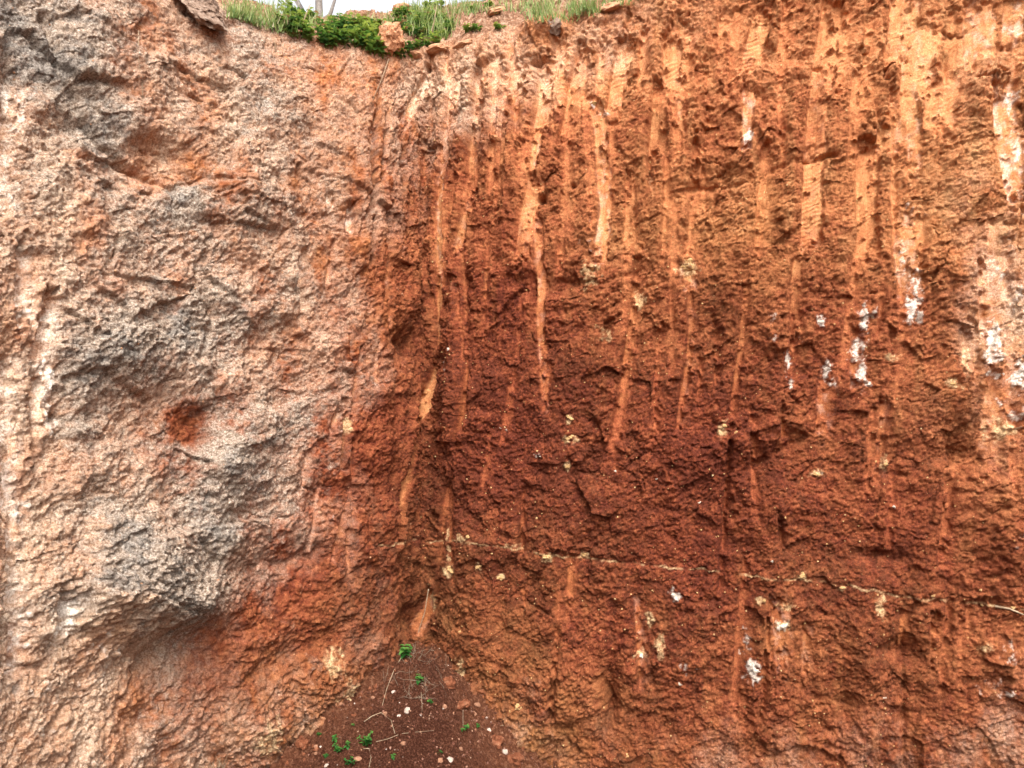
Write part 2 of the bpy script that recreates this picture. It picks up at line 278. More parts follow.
# bucket tooth marks: points, width px, depth cm, tan 0..1, white 0..1, chatter 0..1
GROOVES = [
([(500, 52), (496, 110)], 15, 1.6, 0.31, 0, .5), ([(566, 42), (562, 100)], 14, 1.5, 0.27, 0, .5), ([(606, 38), (602, 92)], 14, 1.6, 0.31, 0, .5), ([(648, 30), (644, 90)], 13, 1.5, 0.26, 0, .5), ([(694, 28), (689, 100)], 16, 1.6, 0.29, 0, .5), ([(742, 14), (737, 84)], 15, 1.6, 0.27, 0, .5), ([(790, 4), (784, 80)], 16, 1.5, 0.27, 0, .5), ([(852, 6), (846, 90)], 17, 1.6, 0.29, 0, .5), ([(875, 20), (868, 110)], 15, 1.6, 0.29, 0, .5), ([(962, 10), (955, 100)], 18, 1.6, 0.29, 0, .5), ([(452, 70), (448, 130)], 12, 1.3, 0.27, 0, .5), ([(530, 140), (522, 250)], 14, 1.4, 0.20, 0, .5), ([(570, 150), (562, 260)], 15, 1.5, 0.20, 0, .5), ([(700, 150), (692, 250)], 15, 1.5, 0.19, 0, .5), ([(770, 150), (762, 250)], 16, 1.5, 0.19, 0, .5),
 ([(480, 72), (477, 110), (472, 150), (472, 186)], 17, 3.2, .45, 0, .3), ([(471, 200), (462, 225), (456, 252)], 11, 1.5, .6, .1, 0), ([(440, 178), (439, 220), (437, 280)], 11, 2, .9, .2, .4),
 ([(436, 275), (437, 340)], 11, 2, .85, .05, .2), ([(428, 265), (432, 310)], 5, 1.2, .4, 0, 0), ([(433, 368), (424, 402), (415, 430)], 17, 3, .95, .05, .2), ([(418, 415), (409, 455), (403, 490), (399, 525)], 10, 2.5, .85, 0, 0),
 ([(468, 360), (466, 400), (460, 438)], 9, 2.0, .35, 0, .2), ([(456, 470), (450, 505), (446, 535)], 6, 1.2, .25, 0, 0),
 ([(546, 62), (543, 95), (539, 132)], 16, 3, .85, .05, .8), ([(537, 130), (533, 170)], 9, 1.6, .8, .15, .3), ([(526, 158), (531, 195)], 5, 1.5, .5, 0, 0), ([(536, 180), (528, 215), (524, 250)], 18, 2.2, .7, .05, .2), ([(536, 220), (540, 270), (541, 330), (544, 385)], 10, 2, .55, .1, .3),
 ([(522, 62), (514, 92)], 17, 2, .7, .1, .9), ([(496, 58), (483, 78)], 16, 1.5, .6, .1, .6), ([(462, 70), (452, 100)], 12, 1.5, .55, .1, .4), ([(430, 75), (412, 108), (406, 122)], 16, 1.5, .6, .2, .7),
 ([(586, 48), (577, 85), (568, 135)], 20, 2.6, .5, 0, .3), ([(627, 42), (620, 75), (613, 110)], 17, 2.4, .8, .05, .7), ([(592, 100), (600, 125), (601, 175)], 14, 2, .7, .1, .3), ([(601, 170), (606, 205), (598, 255)], 14, 2.2, .8, .2, .2),
 ([(662, 85), (659, 120), (657, 158)], 17, 3.2, .5, 0, .2), ([(654, 172), (651, 190)], 8, 1.5, .75, .1, 0), ([(672, 40), (672, 70), (674, 96)], 17, 2.4, .85, .05, .7), ([(678, 95), (682, 138)], 6, 1.3, .65, .1, 0),
 ([(708, 66), (708, 90)], 11, 1.5, .45, 0, .3), ([(712, 115), (710, 140)], 12, 1, .35, 0, 0), ([(728, 12), (726, 50)], 16, 1.5, .35, 0, .3), ([(764, 10), (757, 40), (750, 68)], 18, 2.4, .85, .05, .8), ([(748, 90), (747, 145)], 9, 1.3, .6, .25, .2),
 ([(833, 0), (829, 40), (824, 72)], 19, 3, .6, 0, .2), ([(822, 72), (818, 110), (815, 150)], 17, 2.4, .5, .05, .3), ([(816, 150), (812, 190), (811, 240)], 20, 2.4, .85, .05, .6), ([(800, 250), (796, 285)], 8, 1.2, .5, 0, 0),
 ([(907, -15), (904, 25), (899, 60)], 23, 3, .75, .1, .3), ([(909, 60), (912, 110), (915, 160)], 11, 1.8, .8, .15, .2), ([(935, 25), (922, 50), (917, 90)], 24, 1.6, .7, .1, .2), ([(943, 80), (938, 130)], 26, 1.2, .6, .05, .3),
 ([(890, 115), (892, 150)], 22, 1.2, .6, .1, .5), ([(869, 145), (867, 190), (869, 245)], 20, 2.4, .65, 0, .4), ([(980, 0), (982, 60)], 22, 1.8, .65, .25, .3), ([(1016, -5), (1014, 40)], 14, 2.2, .7, .4, .2), ([(1003, 85), (1006, 130), (1018, 190)], 20, 2.2, .6, .42, .2),
 ([(641, 268), (637, 315), (631, 360), (622, 420)], 16, 2.8, .32, 0, .2), ([(686, 262), (688, 285)], 14, 2, .75, .2, .1), ([(690, 280), (694, 330), (690, 370), (681, 416)], 13, 2.4, .33, .05, .3), ([(748, 292), (745, 345), (735, 410)], 12, 2.2, .25, 0, .2),
 ([(798, 262), (797, 330)], 12, 1.2, .25, 0, 0), ([(829, 375), (825, 430)], 17, 1.6, .4, .15, .3), ([(784, 408), (784, 440)], 6, 1.4, .4, 0, 0), ([(889, 402), (886, 440), (882, 476)], 15, 1.8, .25, .05, .2), ([(862, 330), (858, 386)], 14, 1.6, .3, .2, .2),
 ([(912, 215), (907, 250), (910, 290)], 20, 1.5, .5, .2, .2), ([(992, 255), (996, 330)], 26, 1.2, .45, .22, .2), ([(968, 330), (972, 372)], 14, 1.2, .5, .1, .1), ([(1000, 380), (990, 460)], 20, 1.2, .3, .1, .2),
 ([(374, 128), (371, 165), (372, 205)], 5, 1.4, .65, .3, 0), ([(403, 152), (402, 215)], 7, 1.5, .5, .1, 0), ([(388, 208), (388, 310)], 6, 1.4, .5, .1, 0), ([(346, 312), (352, 354)], 4, 1, .55, .3, 0), ([(344, 398), (330, 432)], 6, 1, .5, .15, 0), ([(305, 245), (296, 290)], 7, 1, .6, .3, 0),
 ([(350, 205), (347, 232)], 8, 1, .6, .5, 0), ([(328, 190), (330, 215)], 8, .8, .6, .5, 0), ([(428, 588), (424, 610), (420, 634)], 11, 2.2, .5, .1, .1), ([(575, 558), (571, 618)], 14, 1.6, .32, 0, .3), ([(524, 588), (524, 604)], 12, 1.2, .35, 0, 0), ([(640, 600), (646, 680)], 14, 1.5, .3, .1, .1),
 ([(808, 625), (808, 670)], 10, 1.5, .35, .1, .1), ([(906, 612), (904, 650)], 9, 1.6, .4, 0, .2), ([(940, 612), (940, 660)], 16, 1.5, .35, 0, .2), ([(972, 606), (970, 640)], 8, 1.2, .2, 0, 0), ([(780, 600), (786, 660)], 20, 1.2, .4, .15, .2), ([(52, 300), (40, 360), (48, 415)], 16, 1.2, .3, .55, .2), ([(12, 380), (8, 470), (14, 640)], 20, 1.4, .25, .6, .2),
 ([(18, 90), (10, 140), (4, 200)], 22, 1.4, .3, .5, .2), ([(58, 590), (56, 635)], 18, 1.0, .3, .7, .1), ([(22, 250), (24, 320)], 16, 1.0, .3, .6, .1), ([(445, 160), (441, 180)], 6, 1, .4, .3, 0), ([(508, 120), (500, 200)], 8, 1, .25, 0, 0), ([(490, 240), (484, 330)], 10, 1.2, .2, 0, .2), ([(514, 380), (506, 440)], 14, 1.2, .12, 0, .1)]
rbs = random.Random(4)
for xt, xb, y1 in [(436, 398, 520), (480, 446, 500), (522, 498, 430), (549, 520, 420), (588, 552, 440), (628, 590, 430), (662, 622, 430), (678, 650, 300), (712, 680, 425), (764, 734, 420), (800, 786, 440), (833, 806, 430), (872, 866, 330), (908, 880, 480), (950, 925, 420), (1000, 965, 470), (1030, 1000, 480)]:
    pts = [(xt + (xb - xt) * t + rbs.uniform(-5, 5), 30 + (y1 - 30) * t) for t in (0, .25, .5, .75, 1)]
    sl, b, lat, pos = polyline(pts)
    lt = lat + 0.010 * edgeB[sl] + 0.003 * edgeN[sl]
    amp = 0.020 * sstep(0, .08, pos) * sstep(1, .75, pos) * np.clip(0.55 + 0.9 * fbm(S[sl] * 3, Rr[sl] * 7, 3, 180), 0.05, 1.3)
    near_ = sstep(0.115, 0.06, b)
    add_ = np.where(lt < 0, np.exp(lt / 0.05) * sstep(0.0, -0.010, lt), -0.75 * np.exp(-lt / 0.035) * sstep(0.0, 0.004, lt)) * amp * near_
    rel[sl] += add_; lowrel[sl] += 0.35 * add_
rs = random.Random(17)                           # fainter strokes between the clear ones
FAINT = []
for k in range(70):
    x = rs.uniform(430, 1040); y = rs.uniform(10, 330) if k % 3 else rs.uniform(330, 640); ln = rs.uniform(30, 100); lean_ = rs.uniform(-.16, .08)
    FAINT.append(([(x, y), (x + lean_ * ln, y + ln)], rs.uniform(6, 17), rs.uniform(.7, 1.9), rs.uniform(.06, .30) * (1.0 if y < 300 else .45), 0, rs.uniform(0, .5)))
for k in range(16):
    x = rs.uniform(300, 425); y = rs.uniform(70, 560); ln = rs.uniform(20, 60)
    FAINT.append(([(x, y), (x + rs.uniform(-.25, .05) * ln, y + ln)], rs.uniform(3, 8), rs.uniform(.5, 1.2), rs.uniform(.1, .35), rs.uniform(0, .1), 0))
for gi, (pts, w, dep, tn, wh, chat) in enumerate(FAINT + GROOVES):
    top_ = pts[-1][1] < 165 and pts[0][0] > 440
    (xa, ya), (xb, yb) = pts[0][:2], pts[-1][:2]; ex = 0.10 if gi >= len(FAINT) else 0.3
    pts = [(xa - (xb - xa) * ex, ya - (yb - ya) * ex)] + pts[1:-1] + [(xb + (xb - xa) * ex * 1.5, yb + (yb - ya) * ex * 1.5)]
    sl, b, lat, pos = polyline(pts)
    L = np.hypot(pts[0][0] - pts[-1][0], pts[0][1] - pts[-1][1]) * PXM
    s_, r_ = S[sl], Rr[sl]
    wob = perlin(s_ * 2 + gi, r_ * 6, 82 + gi % 5)
    hw = w * PXM * 0.5 * ((1.06 if top_ else 0.96) + 0.14 * wob)
    rag = 0.4 + 1.3 * (lat > 0)                                    # the leading edge is crisp, the trailing one crumbles
    q = b + rag * (0.0028 * edgeN[sl] + 0.0055 * edgeB[sl] * min(1, w * PXM / 0.05))
    # rounded entry, broken exit: the strip never ends on a clean cap
    endn = 0.07 / max(L, .05)
    ends = np.minimum(pos / endn, (1 - pos) / endn) + 1.3 * fbm(s_ * 38, r_ * 30, 3, 95 + gi % 6)
    dis = fbm(s_ * 55, r_ * 48, 4, 101 + gi % 4, .7)
    m = sstep(hw + 0.006, hw - 0.005, q + 0.006 * dis * rag) * sstep(-0.1, 0.75, ends)
    brk = sstep(-0.42, 0.10, fbm(s_ * 26, r_ * 22, 4, 90 + gi % 7, .6) + 0.30 * tn)
    m = m * brk
    soft = np.clip((0.62 - tn) * 2.2, 0, 0.8)                      # faint marks fade to the right
    m = m * (1 - soft * sstep(-0.5, 0.9, lat / (hw + 1e-4)))
    saw_ = np.abs(((pos * L / 0.018 + lat * 26 + 0.5 * edgeB[sl]) % 1.0) - 0.5)
    ch = (saw_ - 0.25) * 0.012 * chat * sstep(-.3, .3, perlin(s_ * 9, r_ * 14, 84))
    scr = 0.0022 * perlin(lat * 190, pos * L * 7, gi + 3)              # scratches along the stroke
    bottom = lowrel[sl] - dep * 0.010 + ch + scr + 0.0016 * fineN[sl] + 0.004 * edgeB[sl] + 0.12 * lat
    rel[sl] = rel[sl] * (1 - m) + bottom * m
    out = np.clip(b - hw, 0, 1)
    lft = (lat < 0) * sstep(0.02, 0.2, np.minimum(pos, 1 - pos) * L / 0.1)
    rel[sl] += (1 - m) * lft * (0.004 * dep * np.exp(-((out - 0.035) / 0.025) ** 2) - 0.0055 * dep * np.exp(-out / 0.009))
    grain = np.clip(0.72 + 1.2 * fbm(s_ * 16, r_ * 22, 5, 33, .7) + 0.55 * perlin(lat * 190, pos * L * 7, gi + 3) + 0.35 * perlin(lat * 60, pos * L * 5, gi + 5), 0.10, 1.25) * (0.8 + 0.35 * sstep(0.4, -1, lat / hw))
    fade = 0.12 + 0.88 * sstep(0.0, 0.38, np.minimum(pos, 1 - pos) + 0.10 * fbm(s_ * 20, r_ * 12, 3, 96))
    halo = np.exp(-np.clip(b - hw, 0, 1) / 0.012) * 0.40 * sstep(-0.1, 0.5, fbm(s_ * 22, r_ * 9, 4, 97, .65))
    grain = grain * (1 - 0.5 * chat * sstep(0.14, 0.03, saw_) * sstep(-.3, .3, perlin(s_ * 9, r_ * 14, 84)))
    tanm[sl] = np.maximum(tanm[sl], np.maximum(sstep(0.25, 0.95, m * (0.75 + 0.25 * fade) + 0.5 * dis * (1.1 - tn)) * grain * fade, halo * fade) * tn * 0.88)
    orng[sl] = np.maximum(orng[sl], m * (0.25 + 0.6 * tn))
    smth[sl] = np.maximum(smth[sl], m)
    if tn >= .8: lite[sl] = np.maximum(lite[sl], 0.42 * m)
    whit[sl] = np.maximum(whit[sl], m * wh * sstep(-0.05, 0.45, fbm(s_ * 30, r_ * 18, 4, 34, .65) + 0.25 * wh))

stz = idw([(700, 120, .5), (640, 60, .6), (560, 80, .5), (760, 210, .8), (650, 230, .7), (860, 200, .8), (950, 120, .9), (950, 220, 1), (1010, 250, 1), (900, 60, .7), (1000, 400, .8), (980, 460, .6), (880, 320, .4), (800, 300, .2), (700, 320, .1), (560, 250, .4), (480, 250, .3), (600, 330, .2),
           (500, 400, 0), (700, 420, 0), (600, 520, 0), (800, 500, .05), (900, 540, .1), (800, 650, .5), (900, 650, .4), (1000, 650, .6), (650, 650, .35), (560, 620, .3), (480, 600, .1), (350, 400, .05), (350, 200, .25), (300, 600, 0), (150, 300, .1), (420, 120, .4)])
stn = sstep(0.05, 0.75, 0.75 * perlin(S * 24 + 0.8 * fineN, Rr * 3.0, 98) + 0.6 * fbm(S * 13, Rr * 11, 4, 99, .65) + 0.25 * fineN)
tanm = np.maximum(tanm, 0.62 * stz * stn)
# chalky crusts: x, y, rx, ry, strength
crN = fbm(S * 40, Rr * 30, 4, 100, 0.7)
for x, y, rx, ry, k in [(864, 320, 5, 14, 1), (858, 350, 7, 12, 1), (862, 375, 6, 12, .9), (867, 385, 4, 6, .9), (873, 315, 4, 12, .7), (822, 321, 5, 6, 1), (788, 362, 4, 14, .9), (791, 383, 4, 5, .9), (828, 370, 4, 12, .9), (833, 383, 5, 6, .8),
                        (912, 310, 8, 12, 1), (918, 318, 4, 8, 1), (915, 285, 11, 20, .7), (905, 262, 10, 20, .6), (912, 210, 8, 10, .6), (993, 345, 9, 20, 1), (990, 375, 7, 7, .8), (1018, 300, 10, 26, .65), (995, 270, 14, 12, .6), (1010, 240, 16, 14, .45),
                        (1020, 375, 8, 16, 1), (1018, 415, 10, 10, .8), (1000, 405, 8, 7, .6), (1010, 100, 8, 12, .8), (1018, 150, 8, 24, .65), (748, 140, 5, 9, 1), (752, 668, 7, 12, 1), (747, 640, 4, 14, .8), (742, 655, 4, 5, .8), (754, 676, 9, 5, .9),
                        (780, 622, 9, 8, .6), (675, 594, 7, 6, .9), (782, 626, 6, 4, .9), (683, 664, 8, 5, .7), (640, 632, 4, 12, .5), (700, 665, 5, 5, .5), (655, 480, 3, 4, .4), (538, 455, 4, 4, .8), (1010, 655, 8, 12, .6), (1000, 690, 22, 12, .5), (1020, 540, 8, 14, .5),
                        (772, 320, 5, 6, .7), (774, 340, 3, 5, .8), (800, 336, 5, 4, .5), (605, 110, 6, 6, .6), (592, 102, 6, 5, .7), (570, 420, 6, 6, .25), (820, 474, 7, 3, .7), (443, 190, 3, 12, .8), (300, 262, 5, 22, .6), (290, 225, 7, 6, .6), (322, 210, 6, 14, .5), (330, 520, 5, 8, .4),
                        (348, 222, 5, 12, .6), (60, 620, 9, 16, .8), (45, 385, 8, 26, .8), (52, 420, 10, 12, .8), (20, 310, 10, 18, .7), (8, 420, 6, 16, .6), (15, 505, 12, 20, .7), (10, 610, 12, 40, .7), (20, 130, 18, 30, .6), (8, 160, 12, 40, .6), (100, 660, 26, 20, .5), (40, 700, 40, 20, .5),
                        (90, 640, 10, 20, .6), (120, 700, 40, 12, .35), (45, 730, 16, 10, .5), (80, 560, 8, 12, .4), (160, 95, 6, 12, .5), (388, 460, 6, 18, .35), (392, 450, 3, 4, .7), (385, 500, 8, 26, .25), (505, 430, 3, 3, .5), (446, 370, 10, 18, .4), (640, 255, 10, 10, .2), (590, 250, 18, 40, .35)]:
    bl = blob(x, y, rx * 1.25, ry * 1.25)
    mm = sstep(0.52, 0.86, bl * k * .92 + 0.95 * crN * (bl > 0.02))
    mm = mm * (0.35 + 0.5 * k)
    rel = rel + 0.004 * mm
    whit = np.maximum(whit, mm)

# the thin yellow seam that crosses the red face, with its crack
sl, b, lat, pos = polyline([(378, 546), (430, 543), (455, 540), (500, 546), (550, 555), (600, 560), (650, 565), (700, 571), (740, 575), (800, 579), (850, 586), (900, 595), (950, 601), (990, 605), (1030, 611), (1080, 617)])
wob = lat + 0.005 * perlin(S[sl] * 26, Rr[sl] * 2, 110) + 0.002 * perlin(S[sl] * 90, Rr[sl] * 60, 111)
seam_on = sstep(-0.25, 0.25, perlin(S[sl] * 11, Rr[sl] * 0.5, 112) + 0.35 * perlin(S[sl] * 45, Rr[sl] * 3, 113) + 0.13)
seam = sstep(0.0050, 0.0018, np.abs(wob)) * seam_on * np.clip(0.6 + 0.8 * fineN[sl], 0, 1)
rel[sl] = rel[sl] - 0.010 * sstep(0.016, 0.003, np.abs(b + 0.006)) * (0.3 + 0.7 * sstep(-0.1, 0.4, perlin(S[sl] * 6, Rr[sl] * .5, 114))) + 0.006 * seam
cream = np.zeros(S.shape, 'f4'); cream[sl] = np.clip(0.85 * seam, 0, 1)
for x, y, rx, ry in [(687, 268, 12, 9), (688, 266, 8, 7), (571, 440, 8, 5), (570, 420, 5, 6), (567, 466, 4, 7), (478, 568, 6, 6), (500, 577, 7, 3), (547, 557, 7, 6), (449, 571, 10, 7), (447, 556, 3, 10), (583, 556, 7, 4), (818, 474, 8, 4), (803, 577, 7, 4), (785, 605, 9, 5), (782, 625, 8, 6), (885, 465, 4, 9), (934, 598, 4, 3), (843, 588, 5, 3),
                     (722, 428, 5, 12), (892, 356, 7, 5), (952, 385, 8, 7), (640, 655, 8, 5), (463, 538, 8, 5), (445, 535, 3, 9), (512, 546, 8, 3), (427, 600, 5, 16), (640, 300, 7, 12), (590, 275, 10, 16), (605, 335, 8, 8), (965, 360, 6, 14), (1000, 430, 14, 12), (880, 605, 6, 14), (760, 600, 5, 4), (985, 648, 6, 5), (660, 645, 6, 14), (650, 620, 5, 10), (345, 425, 5, 10), (330, 660, 10, 14), (262, 735, 18, 18), (345, 690, 10, 14), (450, 690, 12, 12), (460, 670, 8, 14)]:
    bl = blob(x, y, rx * 1.3, ry * 1.3); mm = sstep(0.48, 0.9, bl * .85 + 0.8 * crN * (bl > .03)); cream = np.maximum(cream, .85 * mm); rel = rel + .003 * mm
# cracks in the left crust
for pts, w, dep in [([(40, 20), (62, 80), (100, 142), (128, 165), (170, 188)], 7, .035), ([(170, 190), (205, 182), (250, 190)], 4, .015), ([(182, 258), (205, 300), (212, 322), (200, 355)], 5, .02), ([(150, 300), (190, 330), (205, 330)], 3, .012),
                    ([(66, 380), (100, 372), (130, 392), (150, 400)], 5, .02), ([(36, 380), (36, 470)], 4, .015), ([(150, 600), (190, 610), (165, 650), (130, 670)], 6, .025), ([(175, 520), (210, 560), (196, 600)], 5, .02),
                    ([(290, 742), (310, 720), (330, 700), (345, 690)], 4, .02), ([(300, 690), (305, 730)], 4, .02), ([(560, 280), (600, 285), (640, 270)], 5, .015), ([(690, 190), (740, 185), (790, 165), (830, 156)], 5, .018),
                    ([(600, 680), (612, 705), (598, 745)], 6, .03), ([(903, 640), (905, 768)], 3, .014), ([(800, 440), (770, 455), (745, 470)], 6, .014), ([(480, 520), (470, 600)], 5, .01), ([(880, 500), (872, 600)], 5, .01)]:
    sl, b, lat, pos = polyline(pts)
    q = np.abs(b + 0.007 * edgeB[sl] + 0.003 * edgeN[sl])
    rel[sl] = rel[sl] - dep * np.exp(-(q / (w * PXM * 0.6)) ** 2)
for b in [(540, 199, 4, 4, 0, -.05), (534, 63, 5, 3, 0, -.025), (427, 66, 4, 4, 0, -.03), (866, 149, 8, 6, -30, -.022), (831, 156, 9, 3, 40, -.025), (828, 198, 4, 14, -25, -.022), (573, 186, 4, 3, 30, -.03), (945, 62, 5, 14, 0, -.022), (405, 342, 5, 4, -40, -.04)]:
    rel = rel + b[5] * blob(*b[:5], soft=1.6)
# quiet the relief on the slope above the lip, where soil and litter lie
soil_top = 0.020 * fbm(S * 6, Rr * 6, 4, 120) + 0.012 * c2 + 0.008 * c3 + 0.003 * c4
rel = rel * (1 - over) + soil_top * over
rel[:12] *= np.linspace(0, 1, 12)[:, None]

P = P + N * rel[..., None]
P[..., 2] -= 0.25 * (0.017 * c2 + 0.012 * k2 * left) * (1 - over)       # chips sag: small overhangs
P[..., 0] += 0.004 * fineN; 

# ------------------------------------------------------------------ pigment masks
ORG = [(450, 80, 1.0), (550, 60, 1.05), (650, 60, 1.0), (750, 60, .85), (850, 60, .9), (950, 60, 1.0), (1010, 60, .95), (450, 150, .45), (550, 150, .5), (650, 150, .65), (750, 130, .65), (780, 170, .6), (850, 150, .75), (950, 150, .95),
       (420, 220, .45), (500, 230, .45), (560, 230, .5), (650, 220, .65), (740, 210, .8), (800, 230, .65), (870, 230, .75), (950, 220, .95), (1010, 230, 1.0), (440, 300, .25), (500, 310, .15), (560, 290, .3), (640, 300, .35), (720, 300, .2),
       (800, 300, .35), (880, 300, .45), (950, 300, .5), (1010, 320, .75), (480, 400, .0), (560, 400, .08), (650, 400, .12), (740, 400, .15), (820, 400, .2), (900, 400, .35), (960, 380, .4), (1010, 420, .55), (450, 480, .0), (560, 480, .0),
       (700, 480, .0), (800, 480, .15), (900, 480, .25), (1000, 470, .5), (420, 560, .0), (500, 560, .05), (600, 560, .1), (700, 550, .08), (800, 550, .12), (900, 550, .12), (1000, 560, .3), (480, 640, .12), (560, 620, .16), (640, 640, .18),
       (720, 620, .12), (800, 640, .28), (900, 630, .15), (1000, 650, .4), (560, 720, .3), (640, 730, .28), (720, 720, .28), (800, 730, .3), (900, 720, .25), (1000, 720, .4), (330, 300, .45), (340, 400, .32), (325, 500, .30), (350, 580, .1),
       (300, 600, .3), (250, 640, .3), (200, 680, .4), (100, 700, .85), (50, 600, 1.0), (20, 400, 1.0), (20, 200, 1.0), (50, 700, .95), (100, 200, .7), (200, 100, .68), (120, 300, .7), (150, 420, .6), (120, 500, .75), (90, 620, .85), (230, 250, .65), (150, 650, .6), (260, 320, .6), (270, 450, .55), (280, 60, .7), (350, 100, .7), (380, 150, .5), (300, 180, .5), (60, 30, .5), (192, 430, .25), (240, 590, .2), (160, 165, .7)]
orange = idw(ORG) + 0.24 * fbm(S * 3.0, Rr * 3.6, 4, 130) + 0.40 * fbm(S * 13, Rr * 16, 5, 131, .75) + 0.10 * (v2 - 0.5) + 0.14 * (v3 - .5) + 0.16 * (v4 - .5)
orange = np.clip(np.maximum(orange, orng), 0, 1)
hi = sstep(-0.03, 0.05, rel)
grey = sstep(0.18, 0.84, 1.05 * grey0 + 0.42 * fbm(S * 7, Rr * 8, 5, 140, .7) + 0.34 * fbm(S * 40, Rr * 46, 3, 141, .7) + 0.10 * (hi - 0.5) + 0.16 * (u2 - .5) + 0.16 * (u1 - .5)) * np.maximum(left, 0.3)
dark = sstep(-0.16, 0.60, 1.1 * fbm(S * 7, Rr * 9, 5, 150, .7) + 0.45 * fbm(S * 50, Rr * 50, 2, 151) + 1.15 * (grey0 - 0.68) + 0.18 * (u1 - .5) + 0.2 * (u3 - .5)) * left
PALE = [(150, 40, .26), (120, 90, .3), (200, 100, .34), (250, 150, .36), (290, 100, .34), (220, 260, .34), (130, 260, .4), (150, 330, .4), (160, 380, .34), (120, 420, .32), (110, 480, .4), (250, 380, .32), (310, 160, .2), (60, 200, .45), (30, 250, .5), (70, 500, .35), (30, 400, .5), (560, 45, .2), (500, 60, .3), (700, 30, .1), (930, 60, .0), (1000, 200, .15), (450, 450, -.1), (430, 550, -.1), (470, 600, -.05), (560, 500, -.1), (700, 500, -.1), (700, 200, -.1), (560, 180, -.1), (760, 80, -.1), (850, 200, -.1), (480, 250, -.1), (380, 450, -.1), (325, 400, .28), (310, 490, .26), (285, 560, .28), (335, 320, .26), (240, 610, .25), (350, 480, .12), (340, 560, .1), (700, 640, 0), (820, 660, .05), (640, 120, -.1), (10, 130, .5), (10, 200, .6), (20, 310, .5), (45, 300, .3), (45, 380, .6), (50, 415, .6), (10, 500, .6), (20, 600, .65), (55, 615, .6), (90, 680, .6), (40, 730, .5), (30, 650, .55), (100, 640, .4), (150, 700, .25), (70, 100, .35), (100, 180, .35), (200, 200, .1), (240, 650, .1), (300, 600, 0),
        (195, 430, -.2), (200, 60, .35), (350, 100, .25), (450, 65, .4), (600, 40, .25), (400, 300, 0), (600, 300, 0), (800, 100, 0), (800, 400, 0), (600, 600, 0), (980, 60, .12), (1010, 300, .3), (900, 300, 0), (900, 600, 0), (800, 750, .14), (900, 755, .16), (700, 755, .14), (600, 755, .10), (1000, 740, .18), (480, 740, .1), (800, 690, 0), (650, 700, 0), (950, 690, .02), (280, 60, .25)]
PB_ = idw(PALE)
pale = np.clip(1.1 * PB_ + 0.75 * fbm(S * 9, Rr * 5, 4, 160) * 0.8 + 0.25 * fbm(S * 45, Rr * 40, 3, 161), 0, 1) * sstep(0.02, 0.3, PB_)
OCH = [(740, 210, .6), (650, 220, .5), (950, 200, .6), (1010, 240, .5), (265, 720, .6), (330, 690, .5), (350, 620, .3), (250, 90, .5), (200, 60, .35), (240, 180, .5), (530, 735, .9), (545, 700, .5), (480, 690, .5), (300, 740, .7), (870, 180, .4), (270, 110, .5), (260, 150, .5), (320, 70, .3), (100, 600, .6), (140, 625, .5), (970, 400, .4), (800, 640, .35), (900, 660, .3), (1000, 460, .3),
       (250, 230, .45), (130, 190, .25), (70, 570, .35), (640, 750, .35), (760, 745, .3), (880, 740, .3), (500, 300, 0), (500, 450, 0), (700, 450, 0), (700, 560, 0), (600, 640, .1), (600, 100, .2), (760, 100, .05), (850, 350, .1), (900, 520, .05), (400, 200, .1), (350, 450, 0), (280, 580, 0), (200, 660, .05), (20, 300, .1), (20, 600, .0), (230, 20, .2), (730, 720, .1), (900, 740, .1), (170, 330, .1), (200, 480, .15)]
OB_ = idw(OCH)
ochre = 0.42 * np.clip(OB_ * (0.8 + 0.9 * fbm(S * 6, Rr * 6, 4, 170)) + 0.2 * fbm(S * 30, Rr * 30, 3, 171) * (OB_ > .1), 0, 1)
litter = over * 1.0
MASKS = dict(orange=orange, grey=grey, dark=dark, pale=pale, ochre=ochre, tan=np.clip(tanm, 0, 1), white=np.clip(whit, 0, 1), litter=litter, smooth=smth, tone=np.clip(np.maximum(idw(ORG), lite), 0, 1), cream=cream)

# ------------------------------------------------------------------ materials
def new_mat(name):
    m = bpy.data.materials.new(name); m.use_nodes = True
    nt = m.node_tree; bs = nt.nodes['Principled BSDF']
    bs.inputs['Roughness'].default_value = 0.95
    bs.inputs['Specular IOR Level'].default_value = 0.06
    return m, nt, bs

def mixc(nt, fac, a, b, blend='MIX'):
    n = nt.nodes.new('ShaderNodeMix'); n.data_type = 'RGBA'; n.blend_type = blend
    for sock, v in ((n.inputs[0], fac), (n.inputs[6], a), (n.inputs[7], b)):
        if isinstance(v, (float, int)): sock.default_value = v
        elif isinstance(v, tuple): sock.default_value = (*v, 1)
        else: nt.links.new(v, sock)
    return n.outputs[2]

def noise_n(nt, scale, detail=5, rough=0.6, vec=None):
    n = nt.nodes.new('ShaderNodeTexNoise'); n.inputs['Scale'].default_value = scale; n.inputs['Detail'].default_value = detail; n.inputs['Roughness'].default_value = rough
    if vec is None:
        tc = nt.nodes.new('ShaderNodeTexCoord'); vec = tc.outputs['Object']
    nt.links.new(vec, n.inputs['Vector']); return n.outputs[0]

def ramp(nt, val, stops):
    n = nt.nodes.new('ShaderNodeValToRGB'); nt.links.new(val, n.inputs[0])
    e = n.color_ramp.elements
    while len(e) < len(stops): e.new(0.5)
    for k, (p, c) in enumerate(stops):
        e[k].position = p; e[k].color = (*c, 1) if len(c) == 3 else c
    return n.outputs[0]

def bump(nt, bs, h, strength, dist):
    b = nt.nodes.new('ShaderNodeBump'); b.inputs['Strength'].default_value = strength; b.inputs['Distance'].default_value = dist
    nt.links.new(h, b.inputs['Height']); nt.links.new(b.outputs[0], bs.inputs['Normal'])

